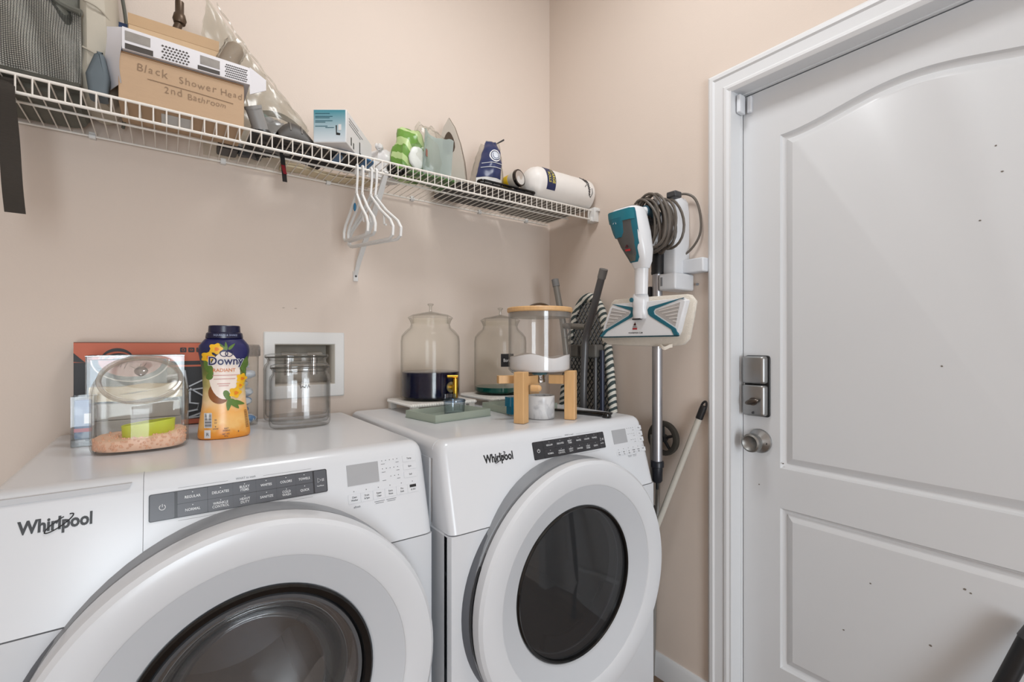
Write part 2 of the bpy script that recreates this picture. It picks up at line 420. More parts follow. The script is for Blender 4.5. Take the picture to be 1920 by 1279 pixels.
# ceiling lamp (out of frame, lights the room)
t = thing('ceiling_lamp', 'round white flush ceiling lamp above the laundry machines', 'lamp', (0.62, 0.72, 2.9))
g = G(); g.lathe([(.0001, 0), (.17, 0), (.17, -.03), (.16, -.035), (.0001, -.035)], 32); obj('base', g, WPLAS, t)
g = G(); g.lathe([(.155, -.034), (.14, -.055), (.08, -.07), (.0001, -.074)], 32); obj('diffuser', g, mat('lamp_diffuser', (255, 246, 230), 0.5, var=0, emit=1.5), t)

# ================================================================== LAUNDRY MACHINES
MW = 0.70
def machine(name, label, x0, yp, washer):
    yb = 1.585
    T = thing(name, label, 'washer' if washer else 'dryer', (x0 + MW / 2, yp, FZ))
    def part(nm, g, m, par=None, **k): return obj(nm, g, m, par or T, W=True, **k)
    x1 = x0 + MW; cx = x0 + MW / 2; cz = .615
    for a in (x0, x1 - .02):
        part('side_panel', G().prism([(yp + .012, FZ + .02), (yb, FZ + .02), (yb, .962), (yp + .10, .962), (yp + .10, .8035), (yp + .012, .8035)], a, a + .02, 'x'), ENAMEL, bevel=.005)
    part('back_panel', G().box(x0 + .02, x1 - .02, yb - .015, yb, FZ + .02, .965), ENAMEL)
    g = G(); rr = .022; sec = [(x0, .958)] + [(x0 + rr - rr * math.cos(PI / 2 * k / 6), 1.0 - rr + rr * math.sin(PI / 2 * k / 6)) for k in range(7)]
    sec = sec + [(x0 + x1 - x, z) for x, z in sec[::-1]]
    g.loft([[(x, y, z) for x, z in sec] for y in (yp + .0885, yb - .01)] + [[(cx + (x - cx) * .99, yb, z - .008 if z > .96 else z) for x, z in sec]]); part('top_panel', g, ENAMEL, smooth=35)
    for fx_, fy_ in ((x0 + .06, yp + .08), (x1 - .06, yp + .08), (x0 + .06, yb - .06), (x1 - .06, yb - .06)):
        part('foot', G().tube([(fx_, fy_, FZ), (fx_, fy_, FZ + .022)], .022, 16), BLACK)
    # upper fascia
    prof = [(0, .805), (.0465, .975), (.0495, .985), (.056, .9935), (.066, .9985), (.080, 1.0), (.0882, 1.0), (.0882, .805)]
    def fascia(xa, xb, rl, rr):
        g = G(); xs = []
        ds = [0, .002, .005, .010, .016, .024]
        xs += [(xa + d, d) for d in ds] if rl else [(xa, .024)]
        xs += [(xb - d, d) for d in ds[::-1]] if rr else [(xb, .024)]
        R = .024; rings = []
        for x, d in xs:
            dr = R - math.sqrt(max(0, R * R - (R - d) ** 2)); fi = dr * .6
            rings.append([(x, yp + (y + fi if y < .08 else y), .805 + (z - .805) * (1 - dr / .195)) for y, z in prof])
        return g.loft(rings)
    sp = x0 + .191
    if washer:
        dw = part('detergent_drawer', fascia(x0, sp - .0003, True, False), ENAMEL, smooth=30)
        g = G(); g.prism([(x0 + .006, .984), (x0 + .172, .984), (x0 + .176, .9925), (x0 + .006, .9925)], yp + .0475, yp + .0565, 'y')
        part('drawer_pull_shade', g, mat('recess_shade_grey', (196, 197, 200), 0.5), dw)  # raised grey inlay, colour stands in for shade in the finger recess
        fa = part('control_fascia', fascia(sp + .0003, x1, False, True), ENAMEL, smooth=30)
    else:
        fa = part('control_fascia', fascia(x0, x1, True, True), ENAMEL, smooth=30)
    U = Vector((1, 0, 0)); V = Vector((0, .0465, .170)).normalized(); k_ = 1 / V.z
    def M(u, z, off=0.0):
        p = Vector((x0 + u, yp, .805)) + V * ((z - .805) * k_)
        m = frame(p, U, V); return m @ Matrix.Translation((0, 0, off))
    def plate(g, ua, ub, za, zb_, th, r=.003, base=0.0):
        a = len(g.v); h = (zb_ - za) / 2 * k_
        g.prism(rrect(-(ub - ua) / 2, (ub - ua) / 2, -h, h, r, 3), base - .001, base + th)
        return g.xf(M((ua + ub) / 2, (za + zb_) / 2), a)
    if washer: L = dict(logo=(.087, .949, .0262), st=(.198, .4832, .926, .969), lcd=(.523, .590, .928, .969), keys=(.5215, .677, .894, .912), mode=(.646, .677))
    else: L = dict(logo=(.153, .949, .0268), st=(.259, .521, .9265, .970), lcd=(.557, .617, .930, .969), keys=(.560, .690, .897, .909), mode=(.664, .690))
    # lettering of the maker's mark, with its swoosh
    g = G(); g.text('Whirlpool', L['logo'][2], M(L['logo'][0], L['logo'][1] - .001), .034, .02, .755)
    lg = part('logo_lettering', g, BTXT, fa, smooth=0)
    g = G(); pts = []
    for k in range(30):
        a = math.radians(62 + 332 * k / 29); p = Vector((.0192 * math.cos(a), .0048 * math.sin(a), 0)); c, s_ = math.cos(.62), math.sin(.62)
        pts.append(M(L['logo'][0] + .0030, L['logo'][1] - .001, .0014) @ Vector((p.x * c - p.y * s_, p.x * s_ + p.y * c, 0)))
    g.tube(pts, .00085, 6); part('logo_swoosh', g, BTXT, lg)
    # control strip
    ua, ub, za, zb_ = L['st']; w = ub - ua
    g = plate(G(), ua, ub, za, zb_, .0012, .003); st = part('control_strip', g, STRIPD if not washer else mat('strip_gap', (40, 41, 46), 0.3), fa, smooth=0)
    KM = KEYG if washer else KEYD
    uu = lambda f: ua + w * f
    part('power_button', plate(G(), uu(.006), uu(.122), za + .0012, zb_ - .0012, .0014, .002), KM, st, smooth=0)
    part('start_button', plate(G(), uu(.915), uu(.994), za + .0012, zb_ - .0012, .0014, .002), KM, st, smooth=0)
    zm = (za + zb_) / 2; cols = [.135, .290, .425, .555, .675, .795, .905]
    names = [['REGULAR', 'DELICATES', 'BULKY\nITEMS', 'WHITES', 'COLORS', 'TOWELS'], ['NORMAL', 'WRINKLE\nCONTROL', 'HEAVY\nDUTY', 'SANITIZE', 'COLD\nWASH', 'QUICK']]
    gt = G()
    for r in range(2):
        for c in range(6):
            a_, b_ = (zm + .0004, zb_ - .0012) if r == 0 else (za + .0012, zm - .0004)
            gap = .0006 if c < 1 else .0001
            part('cycle_button', plate(G(), uu(cols[c]) + gap, uu(cols[c + 1]) - gap, a_, b_, .0014, .0008), KM, st, smooth=0)
            uc = uu((cols[c] + cols[c + 1]) / 2); zc = (a_ + b_) / 2
            sz = .0062 if washer else .0058
            ls = names[r][c].split('\n')
            for i, q in enumerate(ls):
                gt.text(q, sz, M(uc, zc - .0012 + (len(ls) - 1) * .0026 - i * .0054, .0017), .012, 0, .86)
            gt.text('.', sz * 1.6, M(uc, zc + .0085, .0017), .02)
    pts = [M(uu(.064), zm - .001, .0018) @ Vector((.0042 * math.cos(a), .0042 * math.sin(a), 0)) for a in [math.radians(120 + 300 * k / 20) for k in range(21)]]
    gt.tube(pts, .0006, 5); gt.tube([M(uu(.064), zm - .001, .0018) @ Vector((0, q, 0)) for q in (.0005, .0055)], .0006, 5)
    tri = [M(uu(.947), zm + .002, .0018) @ Vector(q) for q in ((-.003, .0042, 0), (.0036, 0, 0), (-.003, -.0042, 0))]
    gt.tube(tri, .0005, 5, closed=True)
    for q in (.0058, .0082): gt.tube([M(uu(.947), zm + .002, .0018) @ Vector((q, e_, 0)) for e_ in (-.0028, .0028)], .0005, 5)
    gt.text('Start/Pause', .0036, M(uu(.953), zm - .0085, .0017), .01, 0, .8)
    part('strip_lettering', gt, WTXT, st, smooth=0)['kind'] = 'stuff'
    gx = G(); gx.text('WHAT to wash', .0055, M(uu(.50), zb_ + .0055, .0006), 0, 0, .9); gx.text('HOW to wash', .0055, M(uu(.50), za - .0055, .0006), 0, 0, .9)
    for (u0, u1, z_) in ((.14, .40, zb_ + .0045), (.60, .90, zb_ + .0045), (.14, .41, za - .0045), (.60, .90, za - .0045)):
        plate(gx, uu(u0), uu(u1), z_ - .0002, z_ + .0002, .0003, .0001)
    part('panel_lettering', gx, GTXT, fa, smooth=0)['kind'] = 'stuff'
    # display and keys
    part('display', plate(G(), L['lcd'][0], L['lcd'][1], L['lcd'][2], L['lcd'][3], .0006, .0006), LCD, fa, smooth=0)
    KEYW = mat('key_outline', (206, 208, 212), 0.3, var=0.01)
    ka, kb, kza, kzb = L['keys']; kw = (kb - ka) / 6; gk = G(); gg = G()
    labs = [['Clean', 'Washer'], ['Drain', '& Spin'], ['Steam', 'Clean'], ['Extra', 'Rinse'], ['Pre', 'Soak'], ['', '& GO']] if washer else [['Low', 'Temp'], ['More', 'Dry'], ['Air', 'Only'], ['Wrinkle', 'Guard'], ['Damp', 'Alert'], ['Steam', '']]
    for k in range(6):
        kp = part('option_key', plate(G(), ka + k * kw + .0002, ka + (k + 1) * kw - .0002, kza, kzb, .0004, .0008), KEYW, fa, smooth=0)
        part('key_face', plate(G(), ka + k * kw + .0006, ka + (k + 1) * kw - .0006, kza + .0004, kzb - .0004, .0007, .0006), ENAMEL, kp, smooth=0)
        uc = ka + (k + .5) * kw
        for i, q in enumerate(labs[k]):
            if q: gk.text(q, .0052 if washer else .0044, M(uc, (kza + kzb) / 2 + .0026 - i * .0056, .0010), .012, 0, .84)
        plate(gk, uc - .0007, uc + .0007, kzb + .0040, kzb + .0054, .0006, .0003)
        if washer and k == 5:
            plate(gk, uc - .0075, uc + .0075, kzb - .0075, kzb - .0018, .0010, .0005)
    ma, mb = L['mode']; zt3 = [.9655, .9490, .9320]
    for i, q in enumerate(['Temp', 'Spin', 'Soil'] if washer else ['Temp', 'Dry', 'Time']):
        kp = part('mode_key', plate(G(), ma, mb, zt3[i] - .0066, zt3[i] + .0066, .0004, .0008), KEYW, fa, smooth=0)
        part('key_face', plate(G(), ma + .0004, mb - .0004, zt3[i] - .0062, zt3[i] + .0062, .0007, .0006), ENAMEL, kp, smooth=0)
        gk.text(q, .0052 if washer else .0044, M((ma + mb) / 2, zt3[i], .0010), .012, 0, .9)
        for d in range(5 if i < 2 else 3):
            u_ = ma - .0125 - d * .0086
            if u_ > L['lcd'][1] + .004: plate(gk, u_ - .0007, u_ + .0007, zt3[i] + .0020, zt3[i] + .0034, .0006, .0003)
        plate(gg, ma - .016, ma - .009, zt3[i] - .0046, zt3[i] - .0036, .0004, .0002)
        if washer: plate(gg, ma - .049, ma - .041, zt3[i] - .0046, zt3[i] - .0036, .0004, .0002)
    for k in (2, 3): plate(gg, ka + k * kw + .002, ka + (k + 1) * kw - .002, kza - .0052, kza - .0042, .0004, .0002); plate(gg, ka + k * kw + .004, ka + (k + 1) * kw - .004, kza - .0085, kza - .0076, .0004, .0002)
    if washer:
        gg.text('affresh', .0058, M(ka + .017, kza - .0075, .0006), .01, 0, .9)
    part('key_lettering', gk, BTXT, fa, smooth=0)['kind'] = 'stuff'; part('small_print', gg, GTXT, fa, smooth=0)['kind'] = 'stuff'
    # lower front with the round opening
    N = 64; hr = .182; zlo, zhi = FZ + .02, .8025; g = G()
    def rectpt(a):
        c, s_ = math.cos(a), math.sin(a); hx = MW / 2; hz = (zhi - cz) if s_ > 0 else (cz - zlo)
        t_ = min(hx / abs(c) if abs(c) > 1e-6 else 9, hz / abs(s_) if abs(s_) > 1e-6 else 9)
        return (cx + c * t_, cz + s_ * t_)
    angs = sorted([2 * PI * k / N for k in range(N)] + [math.atan2(zz - cz, xx) % (2 * PI) for xx in (-MW / 2, MW / 2) for zz in (zlo, zhi)])
    n = len(angs); R0 = [rectpt(a) for a in angs]; C0 = [(cx + hr * math.cos(a), cz + hr * math.sin(a)) for a in angs]
    def inset(p, d): return (cx + (p[0] - cx) * (1 - d / (MW / 2)), p[1])
    rings = [[(x, yp + .03, z) for x, z in R0], [(x, yp + .008, z) for x, z in R0], [(x, yp + .002, z) for x, z in [inset(p, .003) for p in R0]], [(x, yp, z) for x, z in [inset(p, .010) for p in R0]], [(x, yp, z) for x, z in C0], [(x, yp + .03, z) for x, z in C0]]
    g.loft(rings, caps=False, closed=True); part('front_panel', g, ENAMEL, smooth=35)
    # bezel, drum, door
    yo = lambda d: yp + d
    c0 = (cx, yp, cz)
    g = G(); g.lathe([(.311, .05), (.314, -.004), (.312, -.016), (.304, -.020), (.20, -.016), (.185, .0), (.185, .028), (.30, .05)], 72, c0, closed=True, axis='y'); bz = part('bezel_ring', g, mat('bezel_grey', (146, 149, 154), 0.38, var=0.03), smooth=35)
    g = G()     # scooped hand-hold on the left of the door
    pk = []
    for k in range(25):
        a = math.radians(140 + 80 * k / 24); f = math.sin(PI * k / 24)
        pk.append([(cx + r_ * math.cos(a), yp + y_, cz + r_ * math.sin(a)) for r_, y_ in ((.300, -.004), (.300, -.020 - .004 * f), (.306 + .004 * f, -.018), (.311 + .009 * f, -.008), (.312 + .012 * f, -.0005))])
    g.loft(pk, True); part('handle_pocket', g, mat('pocket_grey', (96, 99, 105), 0.4), bz)
    g = G(); pk = []
    for k in range(17):
        a = math.radians(158 + 40 * k / 16); f = math.sin(PI * k / 16) ** .4
        pk.append([(cx + r_ * math.cos(a), yp + y_, cz + r_ * math.sin(a)) for r_, y_ in ((.303, -.018), (.303, -.0262), (.311 + .003 * f, -.0245), (.311 + .003 * f, -.018))])
    g.loft(pk, True); part('handle_slot', g, BLACK, bz)
    g = G(); g.lathe([(.183, .002), (.20, .03), (.24, .04), (.245, .46), (.235, .48), (.0001, .485)], 56, c0, axis='y'); dr = part('drum', g, DRUM if washer else mat('drum_grey', (170, 170, 172), 0.45, 0.1, var=0.1))
    for k in range(3):
        a = math.radians((70, 190, 310)[k]); g = G(); d = Vector((math.cos(a), 0, math.sin(a))); q = Vector((-math.sin(a), 0, math.cos(a)))
        g.loft([[Vector((cx, y_, cz)) + d * .243 + q * s_ * (.035) for s_ in (-1, 1)] + [Vector((cx, y_, cz)) + d * (.243 - h_) + q * s_ * .012 for s_ in (1, -1)] for y_, h_ in ((yp + .06, .01), (yp + .10, .055), (yp + .40, .055), (yp + .45, .01))]); part('drum_baffle', g, GREYP, dr, bevel=.004)
    if not washer:
        g = G()
        for k in range(11):
            for j in range(2):
                a = math.radians(-68 + k * 3.6); r_ = .166 - j * .010
                g.box(-.0042, .0042, -.002, .002, -.0036, .0036); g.xf(Matrix.Translation((cx + r_ * math.cos(a), yp + .012, cz + r_ * math.sin(a))) @ Matrix.Rotation(-a - PI / 2, 4, 'Y'), len(g.v) - 8)
        gb = G(); pk = []
        for k in range(25):
            a = math.radians(-118 + 96 * k / 24); pk.append([(cx + r_ * math.cos(a), yp + y_, cz + r_ * math.sin(a)) for r_, y_ in ((.182, .004), (.150, .012), (.150, .022), (.182, .022))])
        gb.loft(pk, True); lg_ = part('lint_grille', gb, DGREY); part('grille_slots', g, BLACK, lg_, smooth=0)
    dp = .085 if washer else .060
    g = G(); pr = [(.286, -.018), (.306, -.020), (.3135, -.030), (.3145, -dp + .020), (.3120, -dp + .009), (.305, -dp + .002), (.294, -dp), (.256, -dp + .003), (.2515, -dp + .0055)]
    dd = part('door_ring', g.lathe(pr + [(.2500, -dp + .008), (.196, -dp + .030), (.1915, -dp + .036), (.1915, -.012), (.20, -.012)], 96, c0, closed=True, axis='y'), ENAMEL, smooth=28)
    g = G(); g.lathe([(.2508, -dp + .0070), (.1972, -dp + .0290), (.1950, -dp + .0330), (.2505, -dp + .0100)], 96, c0, closed=True, axis='y'); part('inner_cone', g, ENAMEL2, dd, smooth=28)
    TINT = clear('smoked_glass', (196, 197, 199), (120, 120, 122), 0.05, 0.35, 0.03, milk=0.15, milkc=(134, 135, 138))
    if washer:
        g = G(); g.lathe([(.1935, -dp + .028), (.190, -dp + .025), (.180, -dp + .029), (.174, -dp + .040), (.175, -dp + .06), (.1915, -dp + .06)], 80, c0, closed=True, axis='y'); part('window_trim', g, BLKGL, dd, smooth=30)
        pb = [(.173, -dp + .040), (.160, -dp + .046), (.150, -dp + .060), (.142, -.005), (.128, .022), (.100, .036), (.05, .043), (.0001, .045)]
        pb2 = [(max(r_ - .005, .0001), h_ - .005) for r_, h_ in pb[::-1]]
        g = G(); g.lathe(pb + pb2, 64, c0, axis='y'); part('glass_bowl', g, clear('bowl_glass', (236, 237, 239), (120, 120, 122), 0.10, 0.7, 0.03, power=1.8, milk=.05), dd)
        g = G(); g.lathe([(.176, -dp + .040), (.174, -dp + .034), (.168, -dp + .036), (.166, -dp + .043)], 80, c0, closed=True, axis='y'); part('bowl_lip', g, mat('bowl_lip_grey', (86, 87, 90), .15), dd, smooth=50)
    else:
        g = G(); g.lathe([(.1935, -dp + .030), (.190, -dp + .027), (.186, -dp + .029), (.184, -dp + .036), (.1915, -dp + .05)], 80, c0, closed=True, axis='y'); part('window_trim', g, BLKGL, dd, smooth=30)
        g = G(); g.lathe([(.186, -dp + .036), (.10, -dp + .031), (.0001, -dp + .029), (.0001, -dp + .033), (.10, -dp + .035), (.186, -dp + .040)], 64, c0, axis='y'); part('window_pane', g, TINT, dd)
    return T
machine('washing_machine', 'white front-load washing machine on the left, bigger in view, with a glass bowl door', -.222, .95, True)
machine('clothes_dryer', 'white front-load dryer on the right with a flat dark door window, next to the wall', .495, .90, False)

# ================================================================== WIRE SHELF
SZ = 1.765; YF, YB = 1.355, 1.630
shelf = thing('wire_shelf', 'long white wire shelf running the whole back wall above the laundry machines', 'shelf', (.4, 1.64, SZ))
def sp_(nm, g, m=WIREW, par=None, **k): return obj(nm, g, m, par or shelf, W=True, **k)
for nm, y, z, r in (('front_rail', YF, SZ, .0034), ('lip_rail', YF - .001, SZ - .037, .0034), ('middle_rail', 1.495, SZ - .004, .003), ('back_rail', YB, SZ - .004, .003)):
    sp_(nm, G().tube([(-.745, y, z), (1.392, y, z)], r, 8))
w0 = None
for k in range(87):
    x = -.735 + k * .0245
    if w0 is None:
        w0 = obj('wire', G().tube([(0, YB - 1.64 + .003, -.0005), (0, YF - 1.64 + .003, -.0005), (0, YF - 1.64 - .003, -.003), (0, YF - 1.64 - .003, -.038)], .0016, 5), WIREW, shelf)
        o = w0
    else:
        o = w0.copy(); COL.objects.link(o)
    o.location = (x - .4, 0, 0)
cl0 = None
for x in (-.45, -.155, .135, .435, .735, 1.03, 1.27):
    if cl0 is None:
        g = G(); g.box(-.007, .007, -.014, 0, -.010, .006); g.tube([(-.007, -.010, -.004), (.007, -.010, -.004)], .0065, 10)
        cl0 = obj('wall_clip', g, WPLAS, shelf, bevel=.001); o = cl0
    else:
        o = cl0.copy(); COL.objects.link(o)
    o.location = (x - .4, 0, 0)
g = G(); g.box(1.388, 1.413, 1.335, 1.375, SZ - .048, SZ + .010); g.box(1.380, 1.392, 1.345, 1.366, SZ - .046, SZ - .028); g.box(1.396, 1.413, 1.327, 1.383, SZ - .006, SZ + .006)
sp_('end_bracket', g, WPLAS, bevel=.002)
g = G(); bx = .527
g.loft([[(bx + sx * w * .5, y + dy, z + dz) for sx, dy, dz in ((-1, -.004, -.003), (1, -.004, -.003), (1, .004, .003), (-1, .004, .003))] for y, z, w in ((YF - .004, SZ - .030, .012), (1.40, SZ - .078, .018), (1.60, 1.505, .016), (1.636, 1.462, .012))])
g.box(bx - .008, bx + .008, 1.632, 1.64, 1.440, 1.475); br = sp_('support_brace', g, WPLAS, bevel=.001)
sp_('brace_screw', G().tube([(bx, 1.630, 1.457), (bx, 1.634, 1.457)], .0035, 12), DGREY, br)

# ------------------------------------------------------------------ hangers
def hanger(label, x, yaw, w, roll, drop=.10):
    t = thing('clothes_hanger', label, 'hanger', (x, YF - .001, SZ - .037), yaw, 'white plastic hangers on the shelf lip')
    t.rotation_euler = (0, roll, yaw)
    g = G(); hk = [(.0075 * math.cos(a), 0, .0075 * math.sin(a)) for a in [math.radians(200 - 200 * k / 10) for k in range(11)]]
    hk = [(-.0075, 0, -.018)] + hk + [(.0085, 0, -.03), (.004, 0, -.064), (.004, 0, -.074)]
    g.tube(hk, .0036, 8); hook = obj('hook', g, WPLAS, t)
    zn = -.072; pts = [(.004, 0, zn), (w * .45, 0, zn - drop * .38), (w * .86, 0, zn - drop * .66), (w * .98, 0, zn - drop * .82), (w * .97, 0, zn - drop * .98), (w * .86, 0, zn - drop * 1.05), (-w * .86, 0, zn - drop * 1.05), (-w * .97, 0, zn - drop * .98), (-w * .98, 0, zn - drop * .82), (-w * .86, 0, zn - drop * .66), (-w * .45, 0, zn - drop * .38)]
    g = G(); g.tube(pts, .0042, 8, closed=True); g.box(-.004, .012, -.0016, .0016, zn - .016, zn + .004)
    obj('shoulder_frame', g, WPLAS, t)
    g = G(); g.tube([(w * .60, 0, zn - drop * .48), (w * .63, 0, zn - drop * .72), (w * .70, 0, zn - drop * .74)], .003, 6); obj('strap_hook', g, WPLAS, t)
    return t
h1 = hanger('leftmost white plastic hanger on the shelf lip, turned nearly edge on', .440, math.radians(-91), .115, math.radians(5), .12)
g = G(); g.sph((.004, -.004, -.112), (.006, .004, .012)); obj('size_clip', g, mat('blue_clip', (40, 110, 150), 0.4), h1)
hanger('second white plastic hanger from the left, hooked just behind the edge-on first', .456, math.radians(-89), .115, math.radians(4), .12)
hanger('third white plastic hanger from the left, swung wide with a broad lower bar', .481, math.radians(-85), .155, math.radians(4), .13)
hanger('rightmost white plastic hanger on the shelf lip, swung outward furthest', .495, math.radians(-82), .158, math.radians(4), .13)

# ------------------------------------------------------------------ things on the shelf
DZ = SZ + .003        # top of the deck wires
# mesh-pocket bag with hanging strap
BAGG = mat('bag_canvas', (106, 106, 98), 0.85, var=0.08, bump=.2, bscale=400); BAGL = mat('bag_light_panel', (186, 178, 163), 0.7, var=0.05, bump=.1)
bag = thing('backpack', 'grey backpack with a dark mesh pocket and pale side panel at the shelf left end', 'bag', (-.33, 1.49, DZ))
def bp_(nm, g, m, par=None, **k): return obj(nm, g, m, par or bag, W=True, **k)
g = G()
rings = []
for z, ins in ((DZ, .02), (DZ + .015, .005), (DZ + .15, 0), (DZ + .33, .004), (DZ + .46, .02), (DZ + .50, .05)):
    rings.append([(a, b, z) for a, b in rrect(-.57 + ins, -.150 - ins * .5, 1.40 + ins, 1.625 - ins * .3, .05, 6)])
bp_('body', g.loft(rings), BAGG)
g = G(); rings = []
for z, d in ((DZ + .004, 0), (DZ + .06, .012), (DZ + .16, .010), (DZ + .26, .004), (DZ + .36, -.006), (DZ + .46, -.02)):
    rings.append([(-.150 + d * .3, 1.415 - d, z), (-.118 + d, 1.42, z), (-.095 + d, 1.47, z), (-.098 + d, 1.58, z), (-.115, 1.62, z), (-.16, 1.615, z), (-.165, 1.42, z)])
side = bp_('side_panel', g.loft(rings), BAGL, subd=1)
for z0_, dz in ((DZ + .085, .03), (DZ + .20, .02)):
    bp_('seam', G().tube(spline([(-.151, 1.409, z0_ + dz), (-.122, 1.413, z0_ + dz * .6), (-.094, 1.47, z0_)], 6), .0022, 6), BAGL, side)
bp_('edge_piping', G().tube(spline([(-.092, 1.60, DZ + .02), (-.078, 1.61, DZ + .16), (-.088, 1.612, DZ + .32), (-.11, 1.61, DZ + .46)], 8), .004, 8), BAGG, side)
bp_('blue_pouch', G().loft([[(-.118 + a, 1.392 + b, z) for a, b in rrect(-s, s * .6, -.012, .03, .010, 3)] for z, s in ((DZ + .003, .02), (DZ + .05, .026), (DZ + .095, .012), (DZ + .10, .006))]), mat('slate_blue_cloth', (96, 106, 112), 0.7, var=.08), None)
def pk(u, v):
    x = lerp(-.50, -.152, u); z = lerp(DZ + .022, DZ + .300 - .118 * u, v)
    y = 1.402 - .038 * math.sin(PI * min(1, u * 1.02)) ** .5 * math.sin(PI * min(1, .12 + v * .95)) ** .7 - .007 * math.sin(u * 34 + v * 5) - .004 * math.sin(u * 13 - v * 9)
    return (x, y - .002, z)
bp_('pocket_lining', G().sheet(lambda u, v: (pk(u, v)[0], pk(u, v)[1] + .006, pk(u, v)[2]), 40, 24), mat('pocket_lining', (226, 222, 212), 0.8, var=.25, scale=9), None)
mp_ = bp_('mesh_pocket', G().sheet(pk, 92, 56), mat('mesh_dark', (58, 58, 54), 0.7), None, wire=.0011, smooth=0)
mp_['kind'] = 'stuff'
bp_('pocket_band', G().tube([pk(k / 20, 1.0) for k in range(21)], .007, 8), BAGG, None)
bp_('base_trim', G().tube([(-.52, 1.40, DZ + .012)] + [(lerp(-.50, -.152, k / 8), 1.392, DZ + .012) for k in range(9)], .012, 8), mat('bag_base', (74, 73, 66), .85), None)
def strap(u, v):
    z = lerp(1.484, DZ + .006, v); t = min(1, max(0, (v - .8) / .2))
    x = lerp(-.2440, -.262, v) + (u - .5) * .030
    return (x, 1.346 - .004 * math.sin(v * 9) + (.055 * t * t), z)
bp_('hanging_strap', G().slab(strap, 4, 30, (0, .0022, 0)), mat('black_webbing', (58, 52, 46), 0.85, var=.25, scale=140, stretch=(1, 1, 10), bump=.5, bscale=600), None)

# cardboard box with handwriting
cb = thing('cardboard_box', 'brown cardboard box with handwriting on its front, lower of the stack', 'box', (.036, 1.44, DZ))
def on(par): return lambda nm, g, m, p=None, **k: obj(nm, g, m, p or par, W=True, **k)
q = on(cb)
body = q('carton', G().box(-.087, .159, 1.370, 1.50, DZ, 1.877), CARD, bevel=.0015)
q('top_flap', G().box(-.086, .158, 1.3695, 1.501, 1.877, 1.8795), CARDD)
FM = lambda x, z, y=1.3690: frame((x, y, z), (1, 0, .012), (0, 0, 1))
g = G(); INK = mat('pencil_ink', (142, 117, 94), 0.8, var=.1)
rj = random.Random(3)
def scrawl(g, s, x, z, size, step):
    for ch in s:
        w_ = {'i': .5, 'l': .5, 't': .7, 'm': 1.45, 'w': 1.3, 'H': 1.25, 'B': 1.1, ' ': 1.2}.get(ch, 1.0)
        if ch != ' ': g.text(ch, size * rj.uniform(.9, 1.12), FM(x + step * w_ * .5, z + rj.uniform(-.0012, .0012)) @ Matrix.Rotation(rj.uniform(-.16, .06), 4, 'Z'), -.006, 0, .92)
        x += step * w_
scrawl(g, 'Black', -.056, 1.852, .026, .0128); scrawl(g, 'Shower', .022, 1.848, .024, .0126); scrawl(g, 'Head', .108, 1.8475, .021, .0112)
scrawl(g, '2nd', -.006, 1.8165, .022, .0125); scrawl(g, 'Bathroom', .040, 1.8145, .0195, .0098)
g.tube([(-.035, 1.3692, 1.8315), (.06, 1.3692, 1.829), (.135, 1.3692, 1.8255)], .0007, 5)
q('handwriting', g, INK, body, smooth=0)['kind'] = 'stuff'
q('packing_tape', G().box(-.01, .05, 1.39, 1.46, DZ - .0012, DZ - .0002), mat('pale_tape', (205, 208, 208), .3), body)
# white printed carton lying on top, tilted with its end flap hanging
wc = thing('printed_carton', 'flat white printed carton lying open on the handwritten cardboard box', 'carton', (.05, 1.44, 1.88))
q = on(wc); WPAP = mat('white_card', (222, 219, 222), 0.6, var=.02)
g = G(); xs = [(-.080, 1.882, 1.933), (.171, 1.882, 1.926)]
g.loft([[(x, 1.362, zb_), (x, 1.362, zt_ - .005), (x, 1.366, zt_), (x, 1.52, zt_), (x, 1.52, zb_)] for x, zb_, zt_ in xs]); tray = q('tray', g, WPAP)
g = G(); g.slab(lambda u, v: (-.081 - .030 * u - .004 * math.sin(v * 5), 1.364 + .012 * u + .06 * u * (1 - v), lerp(1.806, 1.931 - .004 * u, v)), 4, 8, (0, .002, 0)); q('end_flap', g, WPAP)
g = G(); g.slab(lambda u, v: (.171 + .040 * u, 1.363 + .018 * u, lerp(1.858 + .030 * u, 1.927 - .012 * u, v)), 3, 3, (0, .002, 0)); q('side_flap', g, WPAP)
g = G(); PD = mat('print_dark', (70, 64, 60), .6, var=.15); PG = mat('print_grey', (150, 144, 138), .6, var=.3, scale=60)
def strip_(u0, u1, v0, v1, m, nm):
    g = G(); X = lambda u: lerp(-.080, .171, u); Z = lambda u, v: lerp(1.882, lerp(1.933, 1.926, u) - .006, v)
    g.loft([[(X(u), 1.3612, Z(u, v0)), (X(u), 1.3612, Z(u, v1)), (X(u), 1.3625, Z(u, v1)), (X(u), 1.3625, Z(u, v0))] for u in (u0, u1)]); q(nm, g, m, tray, smooth=0)
strip_(.02, .20, .45, .92, PG, 'photo_print'); strip_(.02, .22, .02, .30, PD, 'dark_print'); strip_(.58, .74, .40, .90, PG, 'photo_print'); strip_(.56, .74, .05, .28, PD, 'dark_print')
g = G(); Xl = lambda u: lerp(-.080, .171, u)
for (ua, ub, nx, nz) in ((.29, .50, 8, 5), (.79, .98, 12, 6)):
    for i in range(nx):
        for j in range(nz):
            u = lerp(ua, ub, (i + (.5 if j % 2 else 0)) / nx); z = lerp(1.887, 1.921, j / nz); s_ = .0026 if nx < 10 else .0019
            g.prism([(Xl(u) - s_, z), (Xl(u), z + s_ * .9), (Xl(u) + s_, z), (Xl(u), z - s_ * .9)], 1.3610, 1.3625, 'y')
q('hatched_print', g, PD, tray, smooth=0)['kind'] = 'stuff'
